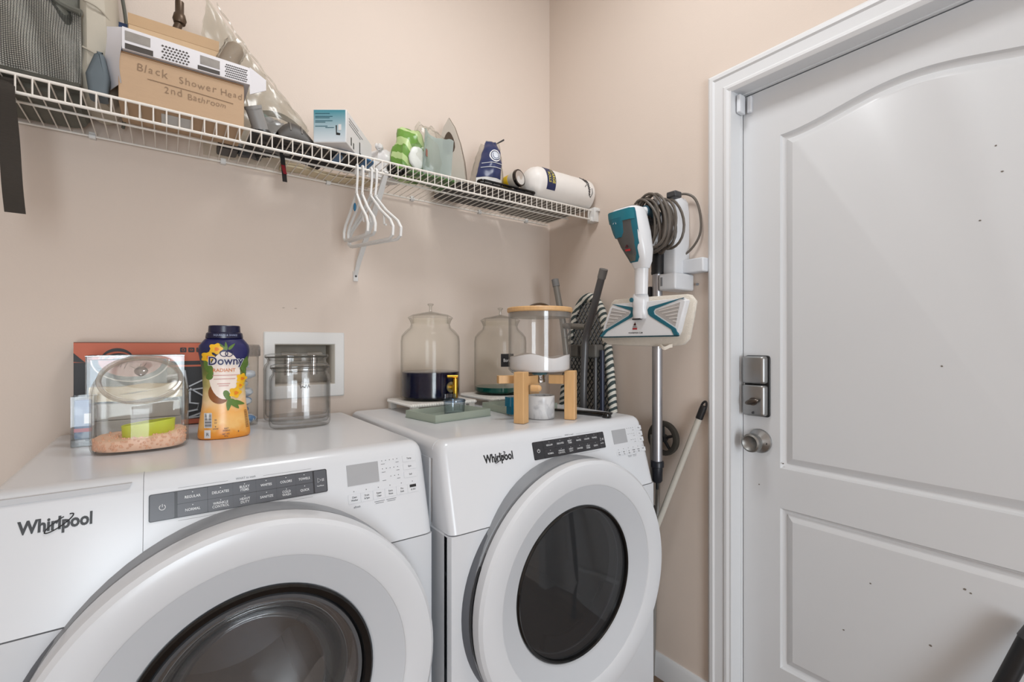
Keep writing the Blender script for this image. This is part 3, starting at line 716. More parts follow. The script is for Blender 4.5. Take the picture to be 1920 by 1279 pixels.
# upper brown carton
ub_ = thing('cardboard_carton', 'plain brown cardboard carton standing on the white printed carton', 'box', (.02, 1.49, 1.934))
q = on(ub_); q('carton', G().box(-.075, .112, 1.47, 1.518, 1.934, 2.024), mat('tan_cardboard', (203, 173, 138), .8, var=.04, scale=20, bump=.08), bevel=.0015)
q('tape_band', G().box(-.0755, .1125, 1.4692, 1.519, 1.998, 2.0248), mat('tan_tape', (190, 158, 122), .6, var=.05))
bl = thing('blue_tube', 'small dark blue packet end poking up left of the plain brown carton', 'packet', (-.086, 1.492, 1.934))
q = on(bl); q('packet', G().rbox(-.100, -.0775, 1.48, 1.505, 1.934, 1.995, .004), mat('navy_packet', (36, 58, 96), .5), bevel=.002); q('seal', G().box(-.100, -.0775, 1.490, 1.495, 1.995, 2.006), mat('navy_packet', (36, 58, 96), .5))
# shower arm standing behind the carton
sa = thing('shower_arm', 'brown metal shower arm leaning up behind the plain brown carton', 'pipe', (.0, 1.55, 1.9))
q = on(sa); BRZ = mat('oil_rubbed_bronze', (92, 76, 62), .4, .6, var=.15)
q('pipe', G().tube([(-.02, 1.545, 1.936), (.000, 1.54, 1.99), (.026, 1.54, 2.075)], .0095, 14), BRZ)
q('ball_joint', G().lathe([(.001, 0), (.013, .002), (.016, .012), (.013, .026), (.010, .03), (.010, .06), (.001, .06)], 18, (.028, 1.54, 2.075)), BRZ)
q('collar', G().lathe([(.001, 0), (.013, 0), (.013, .012), (.001, .012)], 18, (.0005, 1.54, 1.985)), BRZ)
# clear plastic bag with its contents
pb = thing('plastic_bag', 'big clear plastic bag slumped in a peak behind the cardboard boxes', 'bag', (.24, 1.54, DZ))
q = on(pb)
def bagf(u, v):
    # a limp pyramid: apex high on the left, long slope falling to the right
    zt_ = lerp(2.21, DZ + .135, min(1, u * 1.0) ** .9); x = lerp(.085, .355, u)
    z = lerp(DZ + .002, zt_, v); wob = .010 * noise3(u * 7, v * 6) + .006 * noise3(u * 19, v * 15, 3)
    return (x + wob, 1.478 + .095 * v + .02 * math.sin(u * 6) * (1 - v) + wob, z)
q('bag_front', G().slab(bagf, 34, 26, (0, .0006, 0)), FILM)
q('bag_back', G().slab(lambda u, v: (bagf(u, v)[0], 1.625 - .045 * v + .004 * noise3(u * 9, v * 9, 7), bagf(u, v)[2]), 20, 16, (0, .0006, 0)), FILM)
q('bag_hem', G().slab(lambda u, v: (lerp(.115, .356, u), 1.572 + .004 * math.sin(u * 40), lerp(2.19, DZ + .135, u ** .9) + .006 * v - .004 + .003 * noise3(u * 30, v)), 40, 2, (0, .003, 0)), FILM2)
wt = thing('wrapped_roll', 'short roll wrapped in crinkled clear film at the right end of the printed carton', 'roll', (.137, 1.43, 1.93))
q = on(wt); ax = [(.118, 1.43, 1.932), (.128, 1.43, 1.955), (.146, 1.43, 1.998), (.149, 1.43, 2.008)]
q('roll', G().tube(ax, [.020, .022, .021, .014], 16), mat('taupe_roll', (150, 132, 112), .7, var=.2, scale=40))
g = G(); A = Vector(ax[0]); B = Vector(ax[-1])
def wr(u, v):
    a = 2 * PI * u; p = A.lerp(B, v * 1.06); r_ = .0235 + .0055 * abs(noise3(math.cos(a) * 3, math.sin(a) * 3, v * 5)) + .004 * noise3(u * 40, v * 9)
    return p + Vector((math.cos(a) * .92, math.sin(a), -math.cos(a) * .38)) * r_
q('film_wrap', g.sheet(wr, 40, 14), FILM2)
gt = thing('pvc_elbow', 'grey plastic tube with a dark open mouth right of the handwritten box', 'tube', (.19, 1.42, DZ))
q = on(gt); GT = mat('grey_tube', (150, 148, 146), .45)
pth = [(.208, 1.43, DZ + .024), (.200, 1.425, DZ + .045), (.184, 1.41, DZ + .082)]
q('tube', G().tube(pth, [.019, .0195, .020], 20), GT)
d = (Vector(pth[2]) - Vector(pth[1])).normalized(); e0 = Vector(pth[2])
q('dark_mouth', G().tube([e0 - d * .004, e0 + d * .0012], .0172, 20), mat('tube_bore', (22, 24, 34), .5))
g = G()
for k in range(1): g.tube([e0 - d * .006, e0 + d * .002], [.0215, .0215], 20)
q('rim', g, GT)
q('base_plug', G().sph((.208, 1.432, DZ + .021), (.026, .024, .021)), BLACK)
tw = thing('tissue_wad', 'crumpled pale translucent wrap bulging behind the grey tube', 'wrap', (.245, 1.47, DZ))
def blob(c, r, amp, sc, seed):
    def f(u, v):
        a, b = 2 * PI * u, PI * v; n = Vector((math.sin(b) * math.cos(a), math.sin(b) * math.sin(a), math.cos(b)))
        k = 1 + amp * noise3(n.x * sc + seed, n.y * sc, n.z * sc) + amp * .5 * noise3(n.x * sc * 2.6, n.y * sc * 2.6 + seed, n.z * sc * 2.6)
        return Vector((c[0] + n.x * r[0] * k, c[1] + n.y * r[1] * k, max(c[2] + n.z * r[2] * k, DZ + .001)))
    return f
obj('wrap', G().sheet(blob((.250, 1.490, DZ + .045), (.052, .035, .050), .28, 2.0, 4), 36, 22), clear('pale_wrap', (225, 224, 222), (150, 150, 150), .12, .35, .25, milk=.5, milkc=(196, 194, 192)), tw, W=True, smooth=30)
obj('dark_fold', G().slab(lambda u, v: (lerp(.215, .345, u), 1.535 + .01 * v, lerp(DZ + .115, DZ + .088, u) + .020 * v + .022 * math.sin(PI * u)), 12, 3, (0, .004, 0)), mat('olive_fold', (98, 92, 78), .7, var=.3), tw, W=True)
obj('teal_fold', G().slab(lambda u, v: (lerp(.205, .262, u), 1.515 + .01 * v, lerp(DZ + .108, DZ + .088, u) + .026 * v * (1 - u * .4)), 6, 3, (0, .004, 0)), mat('dull_teal_fold', (92, 116, 112), .6, var=.2), tw, W=True)
# black slipper-like vacuum tool and hose
hs = thing('vacuum_brush', 'dark grey rounded vacuum brush head lying between the bag and the teal box', 'brush', (.287, 1.42, DZ))
q = on(hs)
def dome(u, v):
    a = PI * u; x = lerp(.243, .338, v); h = .078 * math.sin(PI * min(.97, .10 + v * .80)) ** .8 * (1 - .35 * v)
    return (x, 1.425 - .034 * math.cos(a), DZ + h * math.sin(a) ** .7 + .002)
q('shell', G().sheet(dome, 18, 20), mat('charcoal_shell', (70, 66, 62), .5, var=.12), solid=.003)
for s_ in (.32, .62): q('ridge', G().tube([Vector(dome(k / 16, s_)) + Vector((0, 0, .002)) for k in range(2, 15)], .0028, 6), mat('charcoal_ridge', (104, 98, 92), .5))
q('inner_core', G().sph((.288, 1.425, DZ + .024), (.040, .026, .022)), BLACK)
hz = thing('vacuum_hose', 'black ribbed vacuum hose lying along the shelf behind the brush head', 'hose', (.4, 1.55, DZ))
q = on(hz); hp = spline([(.21, 1.565, DZ + .022), (.27, 1.525, DZ + .022), (.33, 1.53, DZ + .022), (.385, 1.558, DZ + .022)], 16)
q('hose', G().tube(hp, [.0195 if k % 2 else .0165 for k in range(len(hp))], 14), BLACK, smooth=0)
q('cuff', G().tube([(.17, 1.58, DZ + .022), (.212, 1.564, DZ + .022)], .0215, 18), DGREY)
mt = thing('black_pouch', 'flat black zipped pouch lying under the hose with a red-tabbed strap hanging', 'pouch', (.30, 1.45, DZ))
q = on(mt); q('pouch', G().slab(lambda u, v: (lerp(.175, .475, u), lerp(1.385, 1.515, v), DZ + .002 + .010 * math.sin(PI * u) * math.sin(PI * v)), 12, 8, (0, 0, .0015)), mat('black_nylon', (30, 27, 27), .7, var=.3, scale=60))
q('strap', G().slab(lambda u, v: (.259 + .012 * u + .006 * v, 1.470 - .01 * v, lerp(DZ + .001, DZ - .085, v)), 2, 6, (0, .0015, 0)), mat('black_nylon', (30, 27, 27), .7))
q('red_tab', G().slab(lambda u, v: (.2605 + .0095 * u + .006 * v, 1.4682 - .01 * v, lerp(DZ - .030, DZ - .064, v)), 2, 4, (0, -.0006, 0)), mat('red_tab', (140, 30, 40), .6))
gad = thing('black_gadget', 'black plastic gadget lying flat on the wires under the cardboard box end', 'gadget', (.15, 1.56, DZ))
q = on(gad); q('housing', G().rbox(.115, .165, 1.53, 1.60, DZ, DZ + .022, .008), BLACK, bevel=.004); q('grip', G().tube([(.165, 1.56, DZ + .010), (.225, 1.585, DZ + .010)], .009, 12), DGREY); q('dial', G().tube([(.14, 1.565, DZ + .022), (.14, 1.565, DZ + .028)], .012, 18), GREYP)
lin_ = thing('folded_cloth', 'beige folded cloth lying along the back of the shelf below the teal box', 'cloth', (.43, 1.6, DZ))
q = on(lin_)
for k, (c_, w_) in enumerate((((222, 206, 176), .30), ((212, 194, 164), .285))):
    q('fold', G().slab(lambda u, v: (lerp(.285, .285 + w_, u), lerp(1.582, 1.632, v), DZ + .001 + .007 * k + .003 * math.sin(u * 9)), 14, 4, (0, 0, .0055)), mat('beige_cloth' + ('' if k == 0 else '_dark'), c_, .9, var=.06, bump=.2))
blp = thing('blue_packet', 'bright blue packet lying flat on the wires left of the hangers', 'packet', (.45, 1.44, DZ))
q = on(blp); q('packet', G().slab(lambda u, v: (lerp(.395, .505, u), lerp(1.375, 1.47, v) + .02 * u, DZ + .0018 + .006 * math.sin(PI * u)), 8, 5, (0, 0, .004)), mat('blue_foil', (42, 108, 158), .35, var=.15)); q('seal', G().box(.500, .508, 1.40, 1.485, DZ + .002, DZ + .0045), mat('blue_foil', (42, 108, 158), .35))
# teal and white box, turned to face the room
tb = thing('teal_box', 'white box with a teal gradient end and a small black razor picture', 'box', (.3275, 1.379, DZ + .0125), -math.radians(36.2))
TW, TL, TH = .092, .235, .092
def grad(name, c1, c2, z0_, z1_):
    m = mat(name, c1, .45, var=0); nt = m.node_tree; b = nt.nodes['Principled BSDF']
    tc = nt.nodes.new('ShaderNodeTexCoord'); sx = nt.nodes.new('ShaderNodeSeparateXYZ'); nt.links.new(tc.outputs['Object'], sx.inputs[0])
    mr = nt.nodes.new('ShaderNodeMapRange'); mr.inputs[1].default_value = z0_; mr.inputs[2].default_value = z1_; nt.links.new(sx.outputs['Z'], mr.inputs[0])
    mx = nt.nodes.new('ShaderNodeMixRGB'); mx.inputs[1].default_value = rgb(c1); mx.inputs[2].default_value = rgb(c2); nt.links.new(mr.outputs[0], mx.inputs[0]); nt.links.new(mx.outputs[0], b.inputs['Base Color']); return m
body = obj('carton', G().box(0, TW, 0, TL, 0, TH), mat('white_carton', (226, 223, 222), .5, var=.02), tb, bevel=.0015)
obj('printed_end', G().box(.002, TW - .003, -.0008, .0005, .002, TH - .002), grad('teal_fade', (214, 222, 228), (60, 142, 158), .006, .090), body)
g = G()
for z_, a_, b_ in ((.080, .006, .046), (.072, .006, .054), (.068, .006, .046), (.060, .006, .054), (.056, .006, .034), (.045, .006, .040), (.041, .034, .058)): g.box(a_, b_, -.0012, -.0004, z_ - .0009, z_ + .0009)
obj('fine_print', g, mat('teal_print', (40, 92, 106), .6), body, smooth=0)['kind'] = 'stuff'
def razor(g, px, pz, s, pl_):
    for a in range(len(g.v), len(g.v)): pass
    o_ = len(g.v); g.prism([(px - .003 * s, pz + .026 * s), (px, pz + .026 * s), (px, pz + .007 * s), (px + .009 * s, pz + .005 * s), (px + .008 * s, pz), (px - .002 * s, pz + .001 * s)], -.0013, -.0004, 'y')
    if pl_: g.xf(Matrix(((0, 1, 0, TW), (1, 0, 0, 0), (0, 0, 1, 0), (0, 0, 0, 1))) @ Matrix.Rotation(PI, 4, 'X') @ Matrix.Diagonal((1, 1, -1, 1)), o_)
g = G(); razor(g, .066, .020, 1.05, False)
for (yy, zz, hh) in ((.035, .008, .022), (.055, .006, .016), (.110, .014, .034)):
    g.box(TW - .0004, TW + .0009, yy, yy + .006, zz, zz + hh)
g.box(TW - .0004, TW + .0009, .110, .124, .012, .018)
obj('razor_print', g, BLACK, body, smooth=0)['kind'] = 'stuff'
g = G(); g.box(TW - .0004, TW + .0009, .02, .14, .068, .069); g.box(TW - .0004, TW + .0009, .02, .10, .076, .077); g.box(TW - .0004, TW + .0009, .02, .12, .060, .061)
obj('side_print', g, GTXT, body, smooth=0)['kind'] = 'stuff'
obj('end_tuck', G().box(.070, .078, -.0014, -.0004, .034, .050), mat('white_carton', (226, 223, 222)), body)
# crumpled white plastic bag behind the box
cp_ = thing('white_bag', 'crumpled thin white plastic bag slumped right of the teal box', 'bag', (.575, 1.53, DZ))
q = on(cp_); q('bag', G().sheet(blob((.590, 1.530, DZ + .036), (.056, .042, .072), .22, 1.5, 17), 44, 28), mat('thin_white_plastic', (214, 210, 208), .35, var=.08, scale=20), smooth=25)
q('knot', G().sheet(blob((.560, 1.50, DZ + .098), (.013, .010, .011), .5, 2, 5), 16, 10), mat('thin_white_plastic', (214, 210, 208), .35))
bb = thing('battery_pack', 'black lumpy pack lying on the wires between the hangers and the green bag', 'pack', (.62, 1.46, DZ))
q = on(bb)
for k in range(6): q('cell', G().sph((.575 + .018 * k, 1.43 + .045 * ((k * 2) % 3) / 2, DZ + .012), (.016, .020, .0125), 12, 8), BLKGL)
# green and clear bag
GRN = mat('leaf_green_print', (106, 160, 52), .35, var=.25, scale=25)
gb_ = thing('green_package', 'green and clear plastic package bulging on the shelf right of the hangers', 'package', (.69, 1.46, DZ))
q = on(gb_)
q('green_pack', G().sheet(blob((.655, 1.470, DZ + .062), (.062, .044, .112), .20, 1.7, 2), 36, 24), pattern('green_stripes', 'bands', (104, 148, 58), (184, 206, 142), 9, .35, .62, (1, .3, 1), 5), smooth=30)
q('white_medallion', G().sheet(blob((.658, 1.420, DZ + .060), (.030, .008, .036), .1, 1.5, 8), 20, 12), mat('pack_white', (218, 220, 214), .4, var=.1, scale=60))
g = G(); g.slab(lambda u, v: (lerp(.672, .768, u), 1.408 + .055 * u * (1 - u) - .02 * v + .012 * math.sin(u * 5), lerp(DZ + .006, lerp(DZ + .150, DZ + .128, u), v) + .006 * noise3(u * 5, v * 5)), 14, 14, (0, .004, 0)); q('pale_sheet', g, clear('pale_green_film', (232, 240, 238), (196, 210, 208), .08, .35, .15, milk=.5, milkc=(220, 231, 230)))
q('clear_wrap', G().sheet(blob((.706, 1.455, DZ + .070), (.078, .052, .118), .22, 2.2, 21), 44, 28), FILM, smooth=25)
q('green_base', G().slab(lambda u, v: (lerp(.62, .79, u), lerp(1.40, 1.52, v), DZ + .002 + .012 * math.sin(PI * u) * v), 8, 6, (0, 0, .006)), mat('deep_green_print', (62, 104, 46), .5, var=.4, scale=30))
# red speck label on the pack
q('red_label', G().slab(lambda u, v: (.682 + .010 * u, 1.405 + .01 * u, DZ + .070 + .022 * v), 2, 2, (0, .002, 0)), mat('red_label', (176, 88, 66), .5))
# steam iron standing on its heel
ir = thing('steam_iron', 'steam iron standing on its heel with a pale soleplate behind the green package', 'iron', (.845, 1.55, DZ), 0)
M_ir = Matrix.Translation((.848, 1.545, DZ + .0105)) @ Matrix.Rotation(math.radians(-42), 4, 'Z') @ Matrix.Rotation(math.radians(4), 4, 'X')
def sole(s, y):
    P = [(.058, 0), (.060, .05), (.054, .11), (.040, .175), (.020, .235), (0, .268)]
    return [(a * s, y, .004 + b * (s * .5 + .5)) for a, b in P] + [(-a * s, y, .004 + b * (s * .5 + .5)) for a, b in P[-2::-1]]
g = G(); g.loft([sole(.97, -.012), sole(1, -.008), sole(1, .0)]); g.xf(M_ir); so = obj('soleplate', g, mat('sole_steel', (206, 198, 188), .3, .3, var=.05), ir, W=True)
g = G(); g.prism([(.022 * math.cos(a) * (1 - .35 * math.sin(a)), .180 + .040 * math.sin(a)) for a in [k * PI / 8 for k in range(16)]], -.0135, -.0115, 'y'); g.xf(M_ir); obj('steam_channel', g, mat('sole_dark', (92, 80, 70), .4, .5), so, W=True)
g = G(); g.loft([sole(1.02, .0), sole(1.03, .012), sole(.92, .03), sole(.70, .052)]); g.xf(M_ir); obj('body', g, mat('iron_body', (110, 98, 86), .4, var=.1), ir, W=True)
g = G(); g.tube(spline([(0, .045, .215), (0, .095, .19), (0, .112, .11), (0, .095, .03), (0, .05, .012)], 6), .015, 12); g.xf(M_ir); obj('handle', g, DGREY, ir, W=True)
g = G(); g.box(-.055, .055, -.008, .10, 0, .012); g.xf(M_ir); obj('heel_rest', g, DGREY, ir, W=True, bevel=.004)
# blue pouch
bp2 = thing('blue_bag', 'clear bag with a blue printed front and round white emblem on the shelf', 'bag', (.945, 1.46, DZ))
q = on(bp2); NB = mat('navy_print', (32, 44, 88), .35, var=.18, scale=18)
def pouch(u, v, off=0.0, yo=0.0):
    wv = lerp(.062, .030, v ** 1.5); c_ = lerp(.938, .985, v ** 1.3)
    x = c_ + (u - .5) * 2 * wv; z = DZ + .013 + .197 * v
    y = 1.418 + .050 * v + yo - (.030 + off) * math.sin(PI * u) ** .7 * math.sin(PI * min(1, .15 + v * .8)) + .006 * noise3(u * 6, v * 8)
    return Vector((x, y, z))
q('front_print', G().slab(lambda u, v: pouch(lerp(.02, .72, u), lerp(.17, .98, v), .019), 16, 22, (0, .002, 0)), NB, smooth=35)
q('white_foot', G().slab(lambda u, v: pouch(lerp(.02, .80, u), lerp(.0, .165, v), .019), 12, 6, (0, .002, 0)), mat('pouch_white', (214, 212, 210), .4, var=.06), smooth=35)
q('clear_side', G().slab(lambda u, v: pouch(lerp(.0, 1.0, u), v, .014), 16, 22, (0, .0006, 0)), FILM, smooth=30)
q('pouch_back', G().slab(lambda u, v: pouch(u, v, -.05, .035), 10, 12, (0, .001, 0)), FILM2, smooth=30)
def ringp(r0, r1, nm, m, dy):
    g = G(); cu, cv = .42, .62
    g.loft([[pouch(cu + r_ * math.cos(a) * .5, cv + r_ * math.sin(a) * .33, .019) + Vector((0, -dy, 0)) for r_ in (r0, r1)] + [pouch(cu + r_ * math.cos(a) * .5, cv + r_ * math.sin(a) * .33, .019) + Vector((0, -dy + .001, 0)) for r_ in (r1, r0)] for a in [2 * PI * k / 24 for k in range(24)]], False, True); q(nm, g, m)
ringp(.001, .30, 'emblem', mat('emblem_white', (205, 210, 220), .4, var=.12, scale=90), .0022); ringp(.36, .43, 'emblem_ring', WTXT, .0022); ringp(.20, .23, 'emblem_mark', NB, .003)
for v_ in (.36, .45): q('white_line', G().tube([pouch(lerp(.06, .70, k / 10), v_, .019) + Vector((0, -.0015, 0)) for k in range(11)], .0013, 6), WTXT)
q('twist_end', G().tube(spline([pouch(.7, .97), (1.020, 1.487, DZ + .222), (1.050, 1.487, DZ + .243)], 6), [.002 + .0015 * k / 12 for k in range(13)], 6, flat=.4), DGREY)
# black flat rack
rk = thing('black_rack', 'flat black wire rack lying on the shelf in front of the blue bag', 'rack', (1.0, 1.43, DZ))
q = on(rk)
q('rim', G().tube([(a, b, DZ + .018) for a, b in rrect(.868, 1.108, 1.364, 1.395, .014, 5)], .0045, 8, closed=True), BLKGL)
q('tray', G().rbox(.80, 1.108, 1.40, 1.60, DZ + .001, DZ + .010, .02), BLACK, bevel=.003)
for k in range(7): q('bar', G().tube([(.885 + .035 * k, 1.366, DZ + .018), (.885 + .035 * k, 1.39, DZ + .006)], .002, 6), BLKGL)
q('rim_plate', G().rbox(.868, 1.108, 1.366, 1.40, DZ + .001, DZ + .013, .012), BLACK)
# magazines under the roll, seen through the wires
for k, (c_, x_) in enumerate((((150, 146, 140), 1.115), ((176, 172, 166), 1.125))):
    o = thing('paper_sheet', ('grey printed paper flat on the wires under the paper towel roll' if k == 0 else 'paler printed paper lying on the grey sheet under the towel roll'), 'paper', (1.25, 1.5, DZ + .0035 * k))
    q = on(o); q('sheet', G().box(x_, x_ + .26, 1.37 + .012 * k, 1.615, DZ + .0005 + .0035 * k, DZ + .0035 + .0035 * k), pattern('newsprint' + 'ab'[k], 'noise', (60, 60, 62), c_, 26, .7, .40, (1, 5, 1), 2)); q('margin', G().box(x_ + .26, x_ + .268, 1.37 + .012 * k, 1.615, DZ + .0005 + .0035 * k, DZ + .003 + .0035 * k), mat('paper_margin', (200, 197, 192), .7))
# lint can / lantern with a chrome lens
fl_ = thing('flashlight', 'yellow and black flashlight with a round chrome-rimmed lens beside the towel roll', 'flashlight', (1.06, 1.45, DZ))
FA0 = Vector((1.046, 1.382, DZ + .066)); dirf = Vector((.25, -.95, .10)).normalized(); q = on(fl_)
def alongf(prof, nm, m, n=28, **k):
    Mx = dirf.to_track_quat('Z', 'Y').to_matrix().to_4x4(); Mx.translation = FA0
    g = G(); g.lathe(prof, n, (0, 0, 0)); g.xf(Mx); return q(nm, g, m, **k)
alongf([(.0001, .001), (.026, .003), (.028, .0)], 'lens', mat('lens_glass', (214, 212, 210), .12, .85, var=.15))
alongf([(.027, .004), (.031, .002), (.032, -.006), (.030, -.010), (.027, -.008)], 'bezel', mat('bezel_chrome', (92, 84, 78), .2, .9))
alongf([(.0001, -.009), (.030, -.010), (.030, -.020), (.024, -.040), (.0001, -.04)], 'head', mat('cream_head', (206, 198, 186), .4))
alongf([(.0001, -.040), (.025, -.040), (.024, -.062), (.020, -.070), (.0001, -.071)], 'barrel', mat('yellow_barrel', (222, 180, 30), .4))
q('stand', G().rbox(1.045, 1.10, 1.41, 1.47, DZ + .010, DZ + .034, .006), mat('navy_stand', (38, 42, 60), .5))
# paper towel roll in its wrapper
pt = thing('paper_towel_roll', 'white wrapped paper towel roll lying at the right end of the shelf', 'paper towel', (1.25, 1.405, DZ))
q = on(pt); yc, zc, R_ = 1.405, DZ + .0665, .0655
def towel(u, v, k=0.0):
    a = 2 * PI * u; t = v; x = lerp(1.086, 1.404, t)
    if t < .10: r_ = R_ * lerp(.30, .93, (t / .10) ** .55)
    elif t < .16: r_ = R_ * lerp(.93, 1, (t - .10) / .06)
    elif t > .965: r_ = R_ * lerp(1, .80, ((t - .965) / .035) ** 2)
    else: r_ = R_
    w = max(0, 1 - abs(t - .08) / .14); r_ *= 1 + w * .07 * noise3(math.cos(a) * 2.2, math.sin(a) * 2.2, t * 20) + .008 * noise3(a * 2, t * 14)
    return Vector((x, yc + math.cos(a) * (r_ + k), zc + math.sin(a) * (r_ + k)))
q('roll', G().loft([[towel(i / 48, j / 40) for i in range(48)] for j in range(41)]), mat('towel_wrap', (232, 227, 222), .45, var=.02, scale=30), smooth=40)
def patch(t0, t1, a0, a1, m, nm, k=.0012, par=None):
    g = G(); g.loft([[towel(lerp(a0, a1, i / 12) / 360, t0, k) for i in range(13)] + [towel(lerp(a0, a1, i / 12) / 360, t0, k - .004) for i in range(12, -1, -1)],
                    [towel(lerp(a0, a1, i / 12) / 360, t1, k) for i in range(13)] + [towel(lerp(a0, a1, i / 12) / 360, t1, k - .004) for i in range(12, -1, -1)]]); return q(nm, g, m, par)
lb = patch(.185, .315, 118, 208, mat('navy_label', (30, 40, 82), .4), 'label')
gw = G()
def curved_text(g, s, size, t_c, a_c, sx=1.0):
    V, F_ = text_mesh(s, .02, 0)    # reading direction runs down round the roll
    o_ = len(g.v); vs = []
    for v_ in V:
        ang = a_c + math.degrees(v_.x * size * sx / R_); tt = t_c + (v_.y * size) / .318
        vs.append(towel(ang / 360, tt, .0020))
    g.add(vs, F_)
curved_text(gw, '6 LARGE', .018, .280, 158, .95); curved_text(gw, 'ROLLS', .016, .222, 166, .95)
q('label_lettering', gw, mat('yellow_print', (214, 200, 96), .5), lb, smooth=0)['kind'] = 'stuff'
g = G()
def stroke(pts, r_): g.tube([towel(a / 360, t, .0012) for t, a in pts], r_, 5)
stroke([(.80, 122), (.84, 140), (.855, 158), (.865, 176), (.87, 192), (.90, 200), (.925, 184), (.92, 168)], .0014)
stroke([(.795, 120), (.815, 132), (.83, 146)], .0016); stroke([(.845, 124), (.86, 138), (.87, 150)], .0014); stroke([(.80, 168), (.835, 158)], .0012)
for k in range(8): stroke([(.858 + .006 * math.sin(k), 132 + k * 8), (.884 - .004 * math.cos(k * 2), 134 + k * 8), (.872, 139 + k * 8)], .0016)
q('script_emblem', g, mat('emblem_ink', (66, 62, 60), .6), smooth=0)['kind'] = 'stuff'

# ================================================================== ON THE WASHER
TZ = 1.0006
# wall outlet box
ob_ = thing('washer_outlet_box', 'square white recessed outlet box set in the back wall behind the glass jars', 'outlet box', (.366, 1.64, 1.155))
q = on(ob_)
ring = lambda i, y: [(x, y, z) for x, z in rrect(.243 + i, .489 - i, 1.048 + i, 1.262 - i, .004, 2)]
ino = lambda y, i=0: [(x, y, z) for x, z in rrect(.2745 + i, .4575 - i, 1.0895 + i, 1.2225 - i, .002, 2)]
g = G(); g.loft([ring(0, 1.6399), ring(0, 1.637), ring(.003, 1.634), ino(1.634, -.002), ino(1.636), ino(1.6399)], False); q('face_frame', g, WPLAS, smooth=30)
g = G(); g.loft([ino(1.636, .0003), ino(1.732, .004)], False); g.add(ino(1.732, .004), [tuple(range(12))]); q('recess', g, mat('recess_plastic', (196, 188, 176), .5), solid=.0008)
for x in (.325, .405): v_ = q('valve', G().tube([(x, 1.70, 1.12), (x, 1.70, 1.185)], .012, 14), CHROME); q('valve_lever', G().box(x - .024, x + .024, 1.682, 1.690, 1.186, 1.196), mat('beige_lever', (170, 160, 148), .4), v_, bevel=.002)
# laptop stand box
lsb = thing('stand_box', 'flat orange and black carton with silver line art standing against the back wall', 'box', (-.05, 1.6, TZ))
q = on(lsb); BX0, BX1, BY, BZ = -.186, .092, 1.585, 1.2265
ORG = mat('orange_print', (196, 98, 66), .5, var=.05); OBK = mat('box_black', (34, 32, 34), .5, var=.1)
bd = q('carton', G().box(BX0, BX1, BY, 1.632, TZ, BZ), OBK, bevel=.001)
q('orange_band', G().box(BX0, BX1, BY - .0008, BY + .002, 1.176, BZ - .001), ORG, bd); q('top_face', G().box(BX0, BX1, BY, 1.632, BZ - .0004, BZ + .0006), mat('orange_dark', (120, 72, 54), .6), bd)
q('orange_foot', G().box(BX0, BX1, BY - .0008, BY + .002, TZ + .001, TZ + .014), ORG, bd); q('orange_line', G().box(BX0 + .03, BX1, BY - .0008, BY + .002, 1.160, 1.165), ORG, bd)
g = G(); g.prism([(BX0, 1.20), (BX0, 1.178), (BX0 + .022, 1.176)], BY - .0014, BY, 'y'); q('corner_print', g, OBK, bd)
FB = lambda x, z: frame((x, BY - .0012, z), (1, 0, 0), (0, 0, 1))
g = G()
for k, (w_, h_) in enumerate(((.034, .034), (.030, .021), (.022, .009))):
    P = [(w_ * math.cos(a), h_ * math.sin(a)) for a in [PI * j / 18 for j in range(19)]] + [(w_ * .96 * math.cos(a), (h_ - .0085) * math.sin(a)) for a in [PI * j / 18 for j in range(18, -1, -1)]]
    g.prism([(-.102 + a + .002 * k, 1.178 + b) for a, b in P], BY - .0014, BY, 'y')
q('swirl_mark', g, OBK, bd, smooth=0)
for k in range(4):
    x = .030 + .0185 * k; pc_ = q('pictogram', G().prism(rrect(x, x + .0145, 1.2000, 1.2130, .002, 3), BY - .0014, BY, 'y'), OBK, bd)
    g = G(); g.tube([(x + .0072 + .0032 * math.cos(a), BY - .0016, 1.2065 + .0032 * math.sin(a) * (.6 if k else 1)) for a in [2 * PI * j / 12 for j in range(12)]], .0006, 5, closed=True); q('pictogram_line', g, ORG, pc_)
g = G(); SIL = mat('silver_print', (186, 188, 192), .4, .2)
def tl(pts, r_=.0022): g.tube([(a, BY - .0016, b) for a, b in pts], r_, 6)
tl([(.050, 1.105), (.094, 1.128)]); tl([(.050, 1.095), (.090, 1.100)]); tl([(.052, 1.100), (.086, 1.075)]); tl([(.052, 1.092), (.052, 1.060), (.072, 1.056), (.070, 1.040), (.048, 1.036), (.046, 1.020)], .003); tl([(.046, 1.018), (.078, 1.030), (.074, 1.020), (.046, 1.018)], .0026); tl([(.040, 1.150), (.046, 1.100)], .003); tl([(-.08, 1.120), (.03, 1.140)], .003); tl([(-.08, 1.112), (.0, 1.04)], .003); tl([(-.10, 1.03), (.03, 1.03)], .003)
q('stand_drawing', g, SIL, bd)['kind'] = 'stuff'
# clear bin
bn = thing('acrylic_bin', 'rectangular clear acrylic bin with a card and beige pad behind the slanted jar', 'bin', (-.06, 1.49, TZ))
q = on(bn); X0, X1, Y0, Y1, Z1_ = -.149, .036, 1.44, 1.545, 1.194
q('front_wall', G().box(X0, X1, Y0, Y0 + .0025, TZ, Z1_), ACRYL); q('back_wall', G().box(X0, X1, Y1 - .0025, Y1, TZ, Z1_), ACRYL)
for x in (X0, X1 - .0025): q('end_wall', G().box(x, x + .0025, Y0 + .0025, Y1 - .0025, TZ, Z1_), ACRYL)
q('bin_floor', G().box(X0, X1, Y0, Y1, TZ, TZ + .003), ACRYL)
EDG = clear('acrylic_edge', (210, 212, 212), (150, 152, 152), .12, .4)
q('rim', G().tube([(a, b, Z1_) for a, b in ((X0, Y0), (X1, Y0), (X1, Y1), (X0, Y1))], .0017, 6, closed=True), EDG)
